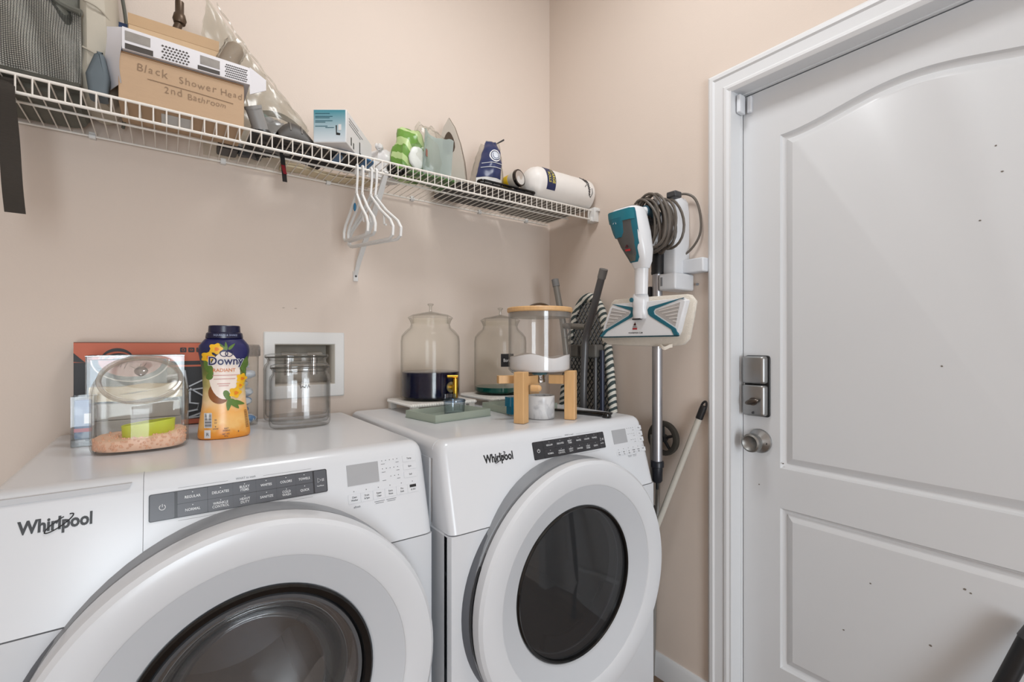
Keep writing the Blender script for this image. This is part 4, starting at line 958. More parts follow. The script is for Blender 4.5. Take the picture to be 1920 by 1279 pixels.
q('corner_edge', G().tube([(X0 + .001, Y0 + .001, TZ + .002), (X0 + .001, Y0 + .001, Z1_)], .0014, 6), mat('edge_dark', (92, 88, 86), .3))
dsb = thing('dryer_sheet_box', 'pink and blue printed card box inside the clear bin', 'box', (-.08, 1.49, 1.1))
q = on(dsb); cbd = q('carton', G().box(X0 + .004, X1 - .035, Y0 + .040, Y1 - .006, TZ + .005, Z1_ - .010), mat('slate_blue_print', (120, 138, 152), .5, var=.15, scale=14), bevel=.001)
def arcpoly(r0, r1, a0, a1, cx_, cz_, sz=1.0): return [(cx_ + r0 * math.cos(a), cz_ + r0 * sz * math.sin(a)) for a in [lerp(a0, a1, j / 14) for j in range(15)]] + ([(cx_ + r1 * math.cos(a), cz_ + r1 * sz * math.sin(a)) for a in [lerp(a1, a0, j / 14) for j in range(15)]] if r1 else [(cx_, cz_)])
yy = Y0 + .040
q('pink_print', G().prism(arcpoly(.062, 0, PI, 2 * PI, X0 + .080, Z1_ - .0105, .66), yy - .0012, yy + .001, 'y'), mat('dusty_pink', (206, 172, 176), .5, var=.05), cbd)
q('white_line', G().prism(arcpoly(.076, .073, PI, 2 * PI, X0 + .080, Z1_ - .0105, .70), yy - .0012, yy + .001, 'y'), WTXT, cbd)
g = G()
for pts in (((-.095, 1.168), (-.086, 1.180), (-.090, 1.166)), ((-.083, 1.162), (-.076, 1.180), (-.066, 1.176), (-.074, 1.170), (-.062, 1.163)), ((-.058, 1.170), (-.055, 1.163), (-.050, 1.174)), ((-.047, 1.164), (-.040, 1.175))): g.tube([(a, yy - .0018, b) for a, b in pts], .0009, 5)
q('script_print', g, mat('plum_ink', (110, 84, 92), .5), cbd)
pad = thing('folded_pad', 'cream folded pad lying across the clear bin', 'pad', (-.06, 1.46, 1.1))
q = on(pad)
for k in range(2): q('fold', G().slab(lambda u, v: (lerp(X0 + .005, X1 - .004, u), Y0 + .006 + .028 * v, lerp(1.085, 1.093, u) + .018 * k + .002 * math.sin(u * 12 + k)), 16, 4, (0, 0, .0165)), mat('cream_cloth' + 'ab'[k], ((226, 212, 182), (220, 204, 172))[k], .9, var=.05, bump=.3), smooth=50)
shb = thing('sheet_stack', 'pale grey stack of sheets at the bottom of the clear bin', 'sheets', (-.06, 1.46, 1.05))
q = on(shb)
for k in range(2): q('sheet', G().box(X0 + .006 + .004 * (k % 2), X1 - .006 - .003 * k, Y0 + .006, Y0 + .036, TZ + .004 + .039 * k, TZ + .042 + .039 * k), mat('pale_sheet' + 'ab'[k % 2], ((200, 197, 194), (194, 190, 187))[k % 2], .7, var=.08), bevel=.002)
# small packet holder at the far left
sh_ = thing('packet_holder', 'small clear acrylic holder at the left back edge of the washer', 'holder', (-.145, 1.41, TZ))
q = on(sh_); HX0, HX1, HY0, HY1 = -.166, -.128, 1.372, 1.425
for a in ((HX0, HX1, HY0, HY0 + .002), (HX0, HX1, HY1 - .002, HY1), (HX0, HX0 + .002, HY0 + .002, HY1 - .002), (HX1 - .002, HX1, HY0 + .002, HY1 - .002)): q('side_wall', G().box(*a, TZ, 1.108), ACRYL)
q('holder_floor', G().box(HX0, HX1, HY0, HY1, TZ, TZ + .014), EDG)
pkx = thing('detergent_packet', 'blue packet with a pink foot standing in the small clear holder', 'packet', (-.147, 1.4, TZ + .015))
q = on(pkx); b_ = q('packet', G().box(HX0 + .005, HX1 - .005, HY0 + .008, HY0 + .026, TZ + .0145, 1.100), pattern('packet_print', 'noise', (44, 78, 128), (150, 170, 190), 34, .4, .52), bevel=.002)
q('pink_foot', G().box(HX0 + .0048, HX1 - .0048, HY0 + .0075, HY0 + .0265, TZ + .030, TZ + .038), mat('rose_print', (196, 120, 134), .5), b_); q('white_patch', G().box(-.145, -.1335, HY0 + .0074, HY0 + .012, TZ + .048, TZ + .070), WTXT, b_)

# slanted-mouth cookie jar with scent beads
cj = thing('cookie_jar', 'clear oval jar with a slanted round mouth and lid at the washer left end', 'jar', (-.043, 1.275, TZ))
q = on(cj); A_, B_ = .0815, .0560
tl_ = math.radians(47); mc = Vector((0, -.008, .1445)); mu = Vector((1, 0, 0)); mv = Vector((0, math.cos(tl_), math.sin(tl_))); mn = Vector((0, -math.sin(tl_), math.cos(tl_)))
def oval(a, s=1.0, n_=2.5):
    c, d = math.cos(a), math.sin(a); return Vector((A_ * s * math.copysign(abs(c) ** (2 / n_), c), B_ * s * math.copysign(abs(d) ** (2 / n_), d), 0))
def mouth(a, r=1.0, off=0.0): return mc + mu * (.0685 * r * math.cos(a)) + mv * (.0600 * r * math.sin(a)) + mn * off
def jar_ring(a, t):
    """t 0..1 up the wall: straight, then rolling over to the mouth"""
    bse = oval(a); m_ = mouth(a, .97); top = min(.098 + .0 * a, .2) ; bz = lerp(.085, .155, (math.sin(a) + 1) / 2)
    if t <= .5: return Vector((bse.x, bse.y, .010 + (bz - .010) * (t / .5)))
    s = (t - .5) / .5; p0 = Vector((bse.x, bse.y, bz)); p1 = Vector((bse.x, bse.y, lerp(bz, m_.z, .75))); p2 = m_
    return p0 * (1 - s) ** 2 + p1 * 2 * s * (1 - s) + p2 * s * s
AN = [2 * PI * k / 56 for k in range(56)]
rings = [[oval(a, .90) + Vector((0, 0, .0005)) for a in AN], [oval(a, .97) + Vector((0, 0, .003)) for a in AN]] + [[jar_ring(a, k / 12) for a in AN] for k in range(13)]
inner = [[(p - Vector((0, 0, .0))) * 1.0 for p in r_] for r_ in rings]
g = G(); g.loft(rings, False); g.add(rings[0], [tuple(range(56))])
JG = clear('jar_plastic', (254, 254, 253), (232, 230, 228), .015, .36, .05, milk=.022)
obj('body', g, JG, cj, solid=.0026, smooth=60)
g = G(); g.loft([[mouth(a, r_, o_) for r_, o_ in ((.95, -.001), (1.04, -.001), (1.06, .004), (1.04, .009), (.97, .010), (.93, .004))] for a in AN], False, True); obj('mouth_ring', g, clear('ring_plastic', (246, 244, 241), (214, 211, 207), .07, .4, .06, milk=.26, milkc=(226, 220, 214)), cj, smooth=50)
g = G(); g.loft([[mouth(a, r_, o_) for a in AN] for r_, o_ in ((.94, .008), (.93, .0105), (.80, .0125), (.4, .0135), (.02, .014))], True); lid = obj('lid', g, clear('lid_plastic', (248, 246, 243), (205, 202, 198), .03, .30, .12, milk=.10, milkc=(214, 208, 200)), cj, smooth=50)
g = G(); kc_ = mouth(PI / 2, .12, .0); g.loft([[kc_ + mu * (r_ * math.cos(a)) + mv * (r_ * math.sin(a)) + mn * o_ for a in AN[::4]] for r_, o_ in ((.006, .012), (.006, .018), (.011, .020), (.0118, .023), (.009, .0255), (.001, .0262))], True); obj('lid_knob', g, clear('knob_plastic', (214, 211, 208), (150, 148, 146), .16, .5, .05, milk=.2), lid)
bds = thing('scent_beads', 'pink speckled scent beads filling the bottom of the slanted jar', 'beads', (-.043, 1.275, TZ + .004)); bds['kind'] = 'stuff'
BD = mat('scent_bead_pink', (252, 208, 182), .6, var=.06, scale=900, bump=.35, bscale=900)
def bead_ring(a, s, z): p = oval(a, s); return Vector((p.x, p.y, z))
def btop(x, y): return .026 + .13 * max(0, x) + .10 * y * .6 + .003 * noise3(x * 40, y * 40)
g = G(); g.loft([[bead_ring(a, .90, .0005) for a in AN], [bead_ring(a, .945, .006) for a in AN]] + [[Vector((oval(a, s).x, oval(a, s).y, btop(oval(a, s).x, oval(a, s).y) - .002 * (s > .93))) for a in AN] for s in (.945, .9, .7, .45, .2, .02)], True)
o = obj('bead_heap', g, BD, bds, smooth=60); o['kind'] = 'stuff'
g = G(); g.sph((0, 0, 0), .0021, 6, 4); me0 = None
g2 = G()
for k in range(260):
    a = random.uniform(PI, 2 * PI) if k < 150 else random.uniform(0, 2 * PI); s = .946 if k < 150 else random.uniform(.1, .9); p = oval(a, s); z = random.uniform(.004, max(.008, btop(p.x, p.y))) if k < 150 else btop(p.x, p.y) + .0008
    g2.add([v + Vector((p.x, p.y, z)) * 1.0 for v in g.v], g.f)
o = obj('bead', g2, mat('scent_bead_dark', (238, 184, 154), .6, var=.2), bds); o['kind'] = 'stuff'
scp = thing('lime_scoop', 'lime green oval scoop cup resting on the pink beads inside the jar', 'scoop', (-.030, 1.262, TZ + .028))
SCM = mat('lime_plastic', (196, 206, 44), .4, var=.05)
def so_(a, s, z, w=.0): return Vector((.0455 * s * math.cos(a), .0230 * s * math.sin(a), z + .014 * math.cos(a) * .35))
g = G(); g.loft([[so_(a, s, z) for a in AN] for s, z in ((.90, 0), (.97, .002), (1, .027), (.955, .027), (.93, .004), (.02, .003))], True); obj('cup', g, SCM, scp, smooth=50)
g = G(); g.loft([[so_(a, s, z) for a in AN] for s, z in ((1.0, .026), (1.015, .028), (.985, .0295), (.945, .028))], False, True); obj('rim', g, SCM, scp)

# scent booster bottle
db_ = thing('scent_booster_bottle', 'tall waisted orange and navy laundry scent booster bottle with yellow flowers', 'bottle', (.112, 1.318, TZ))
PRF = [(0, .0500), (.003, .0535), (.010, .0545), (.043, .0508), (.079, .0455), (.115, .0434), (.163, .0457), (.190, .0505), (.206, .0530), (.216, .0528), (.224, .0490), (.231, .0420), (.236, .0375)]
def hwz(z):
    for (z0_, w0_), (z1_, w1_) in zip(PRF, PRF[1:]):
        if z <= z1_: t = (z - z0_) / (z1_ - z0_); return lerp(w0_, w1_, t)
    return PRF[-1][1]
dep = lambda z: hwz(z) * .62
def ringz(z, n=48, k=1.0): return [(hwz(z) * k * math.cos(2 * PI * i / n), dep(z) * k * math.sin(2 * PI * i / n), z) for i in range(n)]
zs = [0, .003, .010] + [.02 + .009 * k for k in range(23)] + [.231, .236]
g = G(); g.loft([ringz(z) for z in sorted(zs)])
bm_ = mat('bottle_print', (238, 160, 60), .28, var=0); nt = bm_.node_tree; b = nt.nodes['Principled BSDF']
tc = nt.nodes.new('ShaderNodeTexCoord'); sx = nt.nodes.new('ShaderNodeSeparateXYZ'); nz = nt.nodes.new('ShaderNodeTexNoise'); nz.inputs['Scale'].default_value = 34
nt.links.new(tc.outputs['Object'], sx.inputs[0]); nt.links.new(tc.outputs['Object'], nz.inputs['Vector'])
ma = nt.nodes.new('ShaderNodeMath'); ma.operation = 'MULTIPLY_ADD'; ma.inputs[1].default_value = .05; nt.links.new(nz.outputs['Fac'], ma.inputs[0]); nt.links.new(sx.outputs['Z'], ma.inputs[2])
mr = nt.nodes.new('ShaderNodeMapRange'); mr.inputs[1].default_value = .02; mr.inputs[2].default_value = .265; nt.links.new(ma.outputs[0], mr.inputs[0])
cr = nt.nodes.new('ShaderNodeValToRGB'); els = cr.color_ramp.elements
els[0].position = 0; els[0].color = rgb((240, 150, 52)); els[1].position = 1; els[1].color = rgb((34, 34, 86))
for p_, c_ in ((.10, (240, 160, 60)), (.16, (246, 196, 120)), (.28, (240, 176, 96)), (.40, (238, 204, 160)), (.52, (200, 180, 120)), (.62, (120, 128, 62)), (.76, (78, 84, 54)), (.84, (34, 40, 80))):
    e_ = els.new(p_); e_.color = rgb(c_)
nt.links.new(mr.outputs[0], cr.inputs[0]); nt.links.new(cr.outputs[0], b.inputs['Base Color'])
body = obj('bottle_body', g, bm_, db_, smooth=60)
NAVY = mat('navy_cap', (24, 26, 56), .25, var=.08)
g = G(); g.loft([[(w_ * math.cos(2 * PI * i / 48), w_ * .74 * math.sin(2 * PI * i / 48), z) for i in range(48)] for w_, z in ((.0385, .2355), (.039, .238), (.0375, .247), (.0335, .250), (.0325, .264), (.031, .2655), (.001, .2658))], True); cap = obj('cap', g, NAVY, db_, smooth=30)
def fr(x, z, off=.0008): w_ = hwz(z); return Vector((x, -dep(z) * math.sqrt(max(0.02, 1 - (x / w_) ** 2)) - off, z))
def decal(name, fn, m, off=.0008, nr=5, na=32, par=None, x0=0, z0=0):
    g = G(); vs = [fr(x0, z0, off)]; fs = []
    for r_ in range(1, nr + 1):
        for k in range(na):
            x, z = fn(2 * PI * k / na); t = r_ / nr; vs.append(fr(x0 + x * t, z0 + z * t, off))
    for k in range(na): fs.append((0, 1 + k, 1 + (k + 1) % na))
    for r_ in range(nr - 1):
        for k in range(na): fs.append((1 + r_ * na + k, 1 + (r_ + 1) * na + k, 1 + (r_ + 1) * na + (k + 1) % na, 1 + r_ * na + (k + 1) % na))
    g.add(vs, fs); return obj(name, g, m, par or body, smooth=60)
g_navy = decal('navy_panel', lambda a: (.026 * math.cos(a), .028 * math.sin(a)), mat('navy_print2', (40, 40, 92), .28, var=.25, scale=60), .0005, x0=.020, z0=.200)
decal('brown_half', lambda a: (.022 * math.cos(a), .026 * math.sin(a)), mat('coconut_brown', (140, 84, 42), .4, var=.3, scale=60), .0006, x0=-.012, z0=.108)
lb_ = decal('white_label', lambda a: (.0315 * math.cos(a), .0560 * math.sin(a) * (1 if a < PI else 1.0)), mat('label_cream', (240, 226, 216), .35, var=.02), .0010, x0=-.001, z0=.148)
YEL = mat('petal_yellow', (246, 184, 36), .4, var=.2, scale=90); ORP = mat('petal_orange', (228, 128, 30), .4, var=.2); LEAF = mat('leaf_print', (92, 122, 52), .45, var=.3, scale=60)
def leaf(x, z, l, w, ang):
    c, s = math.cos(ang), math.sin(ang)
    decal('leaf', lambda a: ((l * math.cos(a)) * c - (w * math.sin(a) * (1 - .5 * math.cos(a))) * s, (l * math.cos(a)) * s + (w * math.sin(a) * (1 - .5 * math.cos(a))) * c), LEAF, .0013, 3, 16, None, x, z)
for a in ((-.035, .170, .017, .007, 2.0), (.0425, .178, .015, .007, 1.35), (.0385, .160, .012, .005, -1.2), (.004, .098, .016, .006, -1.2), (.018, .080, .015, .006, -.9), (.027, .082, .014, .005, -.3), (-.030, .150, .012, .006, 1.2), (.012, .216, .010, .003, .8), (.000, .217, .010, .003, 1.6), (-.008, .216, .009, .003, 2.2), (.006, .078, .013, .005, -1.7)): leaf(*a)
def flower(x, z, r):
    f = decal('flower', lambda a: (r * math.cos(a) * (1 + .16 * math.cos(5 * a)), r * .95 * math.sin(a) * (1 + .16 * math.cos(5 * a + .4))), YEL, .0018, 4, 40, None, x, z)
    decal('flower_heart', lambda a: (r * .36 * math.cos(a) * (1 + .3 * math.cos(3 * a)), r * .34 * math.sin(a)), ORP, .0024, 2, 18, None, x + r * .1, z - r * .1)
for a in ((-.020, .211, .0125), (-.035, .192, .012), (.034, .140, .0115), (.030, .124, .0085), (.020, .107, .0125)): flower(*a)
def ftext(g, s, size, x, z, bold=.0, sx=1.0, off=.0026):
    V, F_ = text_mesh(s, bold, 0); g.add([fr(x + v_.x * size * sx, z + v_.y * size, off) for v_ in V], F_)
NV = mat('navy_ink', (38, 36, 84), .4, var=0)
g = G(); ftext(g, 'Downy', .0268, .0005, .1815, .016, .90, .0030); obj('brand_outline', (lambda g: (ftext(g, 'Downy', .0268, .0005, .1815, .055, .90, .0026), g)[1])(G()), WTXT, lb_, smooth=0); obj('brand_lettering', g, NV, lb_, smooth=0)
g = G()
for dx, rot in ((-.005, .5), (.0055, -.5)): g.tube([fr(.001 + dx + .0080 * math.cos(a) * math.cos(rot) - .0062 * math.sin(a) * math.sin(rot), .1995 + .0080 * math.cos(a) * math.sin(rot) * .6 + .0066 * math.sin(a), .003) for a in [2 * PI * k / 24 for k in range(24)]], .0009, 6, closed=True)
obj('ring_emblem', g, NV, lb_)
g = G(); ftext(g, 'RADIANT', .0112, -.003, .1600, .012, .95); obj('scent_lettering', g, mat('orange_ink', (206, 118, 48), .4, var=0), lb_, smooth=0)
g = G()
for z_, x_, w_ in ((.1485, 0, .026), (.1400, -.002, .022), (.1288, -.004, .013), (.1240, -.004, .010)): g.add([fr(x_ + sx_ * w_ * f_, z_ + dz_, .0020) for dz_ in (-.0008, .0008) for sx_, f_ in ((-1, 1), (-1, .33), (1, .33), (1, 1))], [(0, 1, 5, 4), (1, 2, 6, 5), (2, 3, 7, 6)])
obj('label_lines', g, mat('pink_ink', (206, 150, 146), .5), lb_, smooth=0)['kind'] = 'stuff'
def quad(nm, x0_, x1_, z0_, z1_, m, off=.0016):
    g = G(); g.add([fr(lerp(x0_, x1_, i / 4), z_, off) for z_ in (z0_, (z0_ + z1_) / 2, z1_) for i in range(5)], [(r_ * 5 + i, r_ * 5 + i + 1, r_ * 5 + 6 + i, r_ * 5 + 5 + i) for r_ in range(2) for i in range(4)]); return obj(nm, g, m, body)
bc = quad('barcode_patch', -.0420, -.0275, .028, .062, WTXT, .0020)
g = G()
for k in range(13): z_ = .030 + .0024 * k; w_ = (.0006, .0009, .0005)[k % 3]; g.add([fr(x_, zz, .0026) for x_, zz in ((-.0408, z_), (-.0285, z_), (-.0285, z_ + 2 * w_), (-.0408, z_ + 2 * w_))], [(0, 1, 2, 3)])
obj('barcode_lines', g, mat('barcode_ink', (70, 72, 76), .5), bc, smooth=0)['kind'] = 'stuff'
pp = quad('pour_diagram', -.0420, -.0300, .004, .023, WTXT, .0020); g = G(); ftext(g, 'R', .010, -.036, .013, .02, .9, .0026); obj('diagram_line', g, GTXT, pp, smooth=0)
g = G()
for z_, x_, s_, t_ in ((.0450, -.0205, .0055, '25'), (.0385, -.0205, .0042, 'OZ'), (.0300, -.0205, .0050, '8'), (.0250, -.0205, .0040, 'LOADS'), (.0245, .001, .0048, 'EASY'), (.0195, .001, .0046, 'DOSING'), (.0115, .000, .0046, 'NET WT'), (.0070, .000, .0042, '567 g'), (.0150, .026, .0056, '8')): ftext(g, t_, s_, x_, z_, .01, .85, .0016)
obj('small_lettering', g, NV, body, smooth=0)['kind'] = 'stuff'
g = G()
for k in range(13): z_ = .022 + .0033 * k; g.add([fr(x_, zz, .0016) for x_, zz in ((hwz(z_) * .80, z_), (hwz(z_) * .93, z_), (hwz(z_) * .93, z_ + .0014), (hwz(z_) * .80, z_ + .0014))], [(0, 1, 2, 3)])
obj('dose_marks', g, mat('brown_ink', (120, 74, 40), .5), body, smooth=0)['kind'] = 'stuff'
g = G(); V, F_ = text_mesh('SQUEEZE & SHAKE', .01, 0); g.add([(v_.x * .0058, -.74 * .0380 * math.sqrt(max(.05, 1 - (v_.x * .0058 / .0385) ** 2)) - .0006, .2425 + v_.y * .0058) for v_ in V], F_); obj('cap_lettering', g, mat('pale_blue_print', (150, 160, 190), .4), cap, smooth=0)['kind'] = 'stuff'

# clear canister with packets behind the bottle
cc = thing('clear_canister', 'clear lidded canister of blue and white packets behind the scent booster bottle', 'canister', (.165, 1.487, TZ))
g = G(); g.lathe([(.0001, .0005), (.040, .0005), (.0415, .004), (.0435, .19), (.0425, .19), (.0400, .005), (.0001, .0045)], 40); obj('body', g, JG, cc)
g = G(); g.lathe([(.0445, .188), (.0475, .190), (.0475, .214), (.044, .220), (.0001, .221), (.0001, .218), (.043, .217), (.0455, .212), (.0455, .190)], 40); obj('lid', g, clear('lid_grey', (232, 229, 226), (170, 166, 162), .08, .4, .08, milk=.28, milkc=(208, 202, 197)), cc)
for k in range(7):
    pq = thing('detergent_pod', ('blue and white detergent pod in the lidded canister, lowest', 'blue and white detergent pod in the canister, second from the bottom', 'blue and white detergent pod in the canister, third from the bottom', 'blue and white detergent pod at the middle height of the canister', 'blue and white detergent pod in the canister, third from the top', 'blue and white detergent pod in the canister, second from the top', 'blue and white detergent pod at the very top of the canister pile')[k], 'pod', (.165 + .011 * math.cos(k * 2.4), 1.485 + .009 * math.sin(k * 2.4), TZ + .016 + .0245 * k), k * .7, 'detergent pods in the clear canister')
    def podf(u, v, k=k): p = blob((0, 0, 0), (.027, .024, .0135), .2, 2.0, k * 3)(u, v); return p
    def pod2(u, v, k=k):
        a, b = 2 * PI * u, PI * v; n = Vector((math.sin(b) * math.cos(a), math.sin(b) * math.sin(a), math.cos(b))); f_ = 1 + .22 * noise3(n.x * 2 + k, n.y * 2, n.z * 2); return Vector((n.x * .027 * f_, n.y * .024 * f_, n.z * .0125 * f_))
    obj('film', G().sheet(pod2, 20, 12), mat('pod_white', (206, 212, 222), .3, var=.08, scale=40), pq)
    obj('blue_gel', G().sph((.006, -.012, .002), (.017, .012, .0095), 12, 8), mat('pod_blue', (96, 140, 190), .25, var=.2, scale=60), pq)

# two oval glass storage jars with lids
def oval_jar(label, x, y, a, b, h):
    t = thing('glass_jar', label, 'jar', (x, y, TZ), 0, None)
    def R(s, z, n=56):
        return [(a * s * math.copysign(abs(math.cos(k)) ** .85, math.cos(k)), b * s * math.copysign(abs(math.sin(k)) ** .85, math.sin(k)), z) for k in [2 * PI * i / n for i in range(n)]]
    hs = h * .80
    outer = [R(.02, .0005), R(.90, .0005), R(.97, .004), R(1, .012), R(1, hs - .012), R(.97, hs - .002), R(.90, hs + .005), R(.89, hs + .014), R(.93, hs + .016), R(.93, hs + .019)]
    inn = [R(.88, hs + .019), R(.86, hs + .004), R(.93, hs - .006), R(.955, hs - .016), R(.955, .020), R(.90, .012), R(.02, .010)]
    g = G(); g.loft(outer + inn, True); obj('body', g, GLASSD, t, smooth=45)
    g = G(); g.loft([R(.84, hs + .010), R(.86, hs + .0195), R(.95, hs + .0205), R(.97, hs + .024), R(.95, hs + .028), R(.80, hs + .031), R(.40, hs + .0325), R(.02, hs + .033)], True); ld = obj('lid', g, GLASSD, t, smooth=40)
    g = G(); g.tube([Vector(p) for p in R(.955, hs + .0205)], .0013, 5, closed=True); obj('gasket', g, mat('dark_gasket', (74, 72, 66), .5), ld)
    return t, hs
t, hs = oval_jar('front glass storage jar, clear oval and lidded, nearest on the washer', .293, 1.372, .0765, .0500, .172)
g = G(); g.tube([(-.012 + .003 * k, -.0507, hs - .02 - .012 * abs(math.sin(k * 1.3))) for k in range(9)], .0018, 6); obj('embossed_mark', g, clear('embossed', (220, 222, 224), (150, 152, 154), .2, .4), t)
oval_jar('rear glass storage jar, clear and taller, partly hidden by the front jar', .315, 1.515, .0900, .0560, .204)

# ================================================================== ON THE DRYER
def riser(label, x, y, w, d):
    t = thing('beaded_riser', label, 'riser', (x, y, TZ)); RW = mat('whitewash_wood', (222, 218, 212), .6, var=.06, scale=18, stretch=(6, 1, 1))
    top = obj('board', G().box(-w / 2, w / 2, -d / 2, d / 2, .022, .034), RW, t, bevel=.002)
    l0 = None
    for sx_ in (-1, 1):
        for sy_ in (-1, 1):
            if l0 is None: l0 = o = obj('leg', G().box(-.011, .011, -.011, .011, 0, .0225), RW, t, bevel=.001)
            else: o = l0.copy(); COL.objects.link(o)
            o.location = (sx_ * (w / 2 - .014), sy_ * (d / 2 - .014), 0)
    b0 = None; nb = 0; st = .0086
    pts = [(-w / 2 + st * (k + .5), -d / 2) for k in range(int(w / st))] + [(-w / 2, -d / 2 + st * (k + .5)) for k in range(int(d / st))] + [(w / 2, -d / 2 + st * (k + .5)) for k in range(int(d / st))]
    for (x_, y_) in pts:
        if b0 is None: b0 = o = obj('bead', G().sph((0, 0, 0), .0047, 8, 6), mat('white_bead', (236, 233, 228), .5), top)
        else: o = b0.copy(); COL.objects.link(o)
        o.location = (x_, y_, .0275)
    return t
riser('white beaded wooden riser under the jar of dark blue liquid', .735, 1.475, .235, .205)
riser('white beaded wooden riser under the teal-based jar at the back', 1.033, 1.485, .228, .220)
JZ = TZ + .0352
def apothecary(label, x, y, r, base_m, base_h, liquid=True):
    t = thing('apothecary_jar', label, 'jar', (x, y, JZ))
    H_ = .228
    g = G(); g.lathe([(.0001, .001), (r * .92, .001), (r, .008), (r, H_ - .03), (r * .97, H_ - .012), (r * .84, H_ + .004), (r * .70, H_ + .016), (r * .66, H_ + .026), (r * .70, H_ + .040), (r * .74, H_ + .046), (r * .72, H_ + .046), (r * .64, H_ + .028), (r * .67, H_ + .014), (r * .95, H_ - .014), (r * .975, H_ - .03), (r * .975, .010), (r * .9, .005), (.0001, .005)], 64); obj('body', g, GLASS, t)
    g = G(); g.lathe([(r * .62, H_ + .030), (r * .66, H_ + .047), (r * .76, H_ + .0475), (r * .76, H_ + .051), (r * .60, H_ + .060), (r * .25, H_ + .067), (.006, H_ + .071), (.0001, H_ + .071), (.0001, H_ + .068), (r * .25, H_ + .064), (r * .6, H_ + .0565), (r * .6, H_ + .030)], 56); ld = obj('lid', g, GLASS, t)
    g = G(); g.lathe([(.0001, H_ + .070), (.005, H_ + .071), (.0042, H_ + .083), (.0055, H_ + .090), (.0105, H_ + .0945), (.0095, H_ + .098), (.0001, H_ + .0995)], 24); obj('knob', g, clear('knob_glass', (246, 246, 244), (165, 165, 163), .10, .45), ld)
    return t
j1 = apothecary('large clear lidded jar with dark navy liquid and brass spigot', .735, 1.480, .1005, None, 0)
g = G(); g.lathe([(.0001, .0055), (.088, .0055), (.0968, .012), (.0968, .0925), (.090, .0945), (.0001, .0945)], 64)
lq = thing('blue_detergent', 'dark navy liquid detergent filling the lower part of the jar', 'liquid', (.735, 1.480, JZ)); lq['kind'] = 'stuff'
obj('liquid', g, mat('navy_liquid', (12, 16, 42), .08, var=.05), lq)['kind'] = 'stuff'
spd = Vector((.04, -.1, 0)); spd = Vector((-.05, -.0865, 0)); view = Vector((-.735, -1.48, 0)).normalized()
sd = (Matrix.Rotation(math.radians(40), 4, 'Z') @ view).normalized(); tan = Vector((-sd.y, sd.x, 0)) * -1
BR = mat('brass', (206, 160, 62), .25, 1.0, var=.08)
S0 = sd * .1005
sg = obj('spigot', G().tube([S0 - sd * .004 + Vector((0, 0, .045)), S0 + sd * .022 + Vector((0, 0, .045))], .0085, 16), BR, j1)
g = G(); c_ = S0 + Vector((0, 0, .045)); g.tube([c_ + sd * .0008, c_ + sd * .005], .0175, 24); obj('washer_plate', g, mat('pale_brass', (196, 190, 150), .35, .8), sg)
g = G(); c_ = S0 + sd * .024; g.tube([c_ + Vector((0, 0, .012)), c_ + Vector((0, 0, .074))], [.0085, .0095], 16); obj('tap_body', g, BR, sg)
right = Vector((view.y, -view.x, 0)) * -1
g = G(); c_ = S0 + sd * .024 + Vector((0, 0, .081)); lft = Vector((-.88, .47, 0)); g.tube([c_ + lft * .026, c_ - lft * .008], .0052, 14); g.tube([c_ + Vector((0, 0, -.010)), c_], .0045, 10); obj('tap_lever', g, BR, sg)
j2 = apothecary('clear lidded jar with a dark teal base and black label at the back', 1.035, 1.490, .1000, None, 0)
tl2 = thing('teal_liquid', 'shallow dark teal layer at the bottom of the labelled jar', 'liquid', (1.035, 1.490, JZ)); tl2['kind'] = 'stuff'
g = G(); g.lathe([(.0001, .0055), (.088, .0055), (.0968, .012), (.0968, .0265), (.0001, .0275)], 64); obj('liquid', g, mat('teal_liquid', (16, 84, 78), .12, var=.1), tl2)['kind'] = 'stuff'
vw2 = Vector((-1.035, -1.49, 0)).normalized()
def oncyl(c, r, ang, z, off=.0008): d = Matrix.Rotation(ang, 4, 'Z') @ vw2; return Vector((d.x, d.y, 0)) * (r + off) + Vector((0, 0, z))
g = G(); A0, A1, LZ0, LZ1 = .02, .50, .105, .152
g.loft([[oncyl(0, .100, lerp(A0, A1, i / 8), z) for z in (LZ0, LZ1)] + [oncyl(0, .100, lerp(A0, A1, i / 8), z, .0002) for z in (LZ1, LZ0)] for i in range(9)]); lb2 = obj('label', g, mat('chalk_black', (24, 24, 28), .6), j2)
g = G(); V, F_ = text_mesh('Borax', .01, 0); g.add([oncyl(0, .100, .26 + v_.x * .0125 / .1, .128 + v_.y * .0165, .0014) for v_ in V], F_); obj('label_lettering', g, WTXT, lb2, smooth=0)
# glass trays
SAGE = clear('sage_glass', (240, 245, 240), (204, 212, 204), .05, .35, .04, milk=.55, milkc=(219, 226, 217))
def tray(label, P_, rz):
    t = thing('glass_tray', label, 'tray', P_, rz); w, d, h = .205, .155, .0225
    obj('tray_floor', G().box(0, w, 0, d, .0005, .0035), SAGE, t, bevel=.0008)
    for a in ((0, w, 0, .003), (0, w, d - .003, d), (0, .003, .003, d - .003), (w - .003, w, .003, d - .003)): obj('tray_wall', G().box(a[0], a[1], a[2], a[3], .0035, h), SAGE, t)
    obj('base_edge', G().tube([(a, b, .0018) for a, b in ((0, 0), (w, 0), (w, d), (0, d))], .0018, 6, closed=True), clear('pale_edge', (224, 232, 226), (180, 190, 184), .1, .3, milk=.5, milkc=(216, 224, 218)), t)
    return t
tray('sage green glass tray holding a small clear cup in front of the navy jar', (.606, 1.190, TZ), math.radians(8))
tray('sage green glass tray tucked behind the left bamboo leg', (.868, 1.215, TZ), math.radians(-3))
cu = thing('glass_cup', 'small clear cup standing in the sage glass tray', 'cup', (.722, 1.290, TZ + .0042))
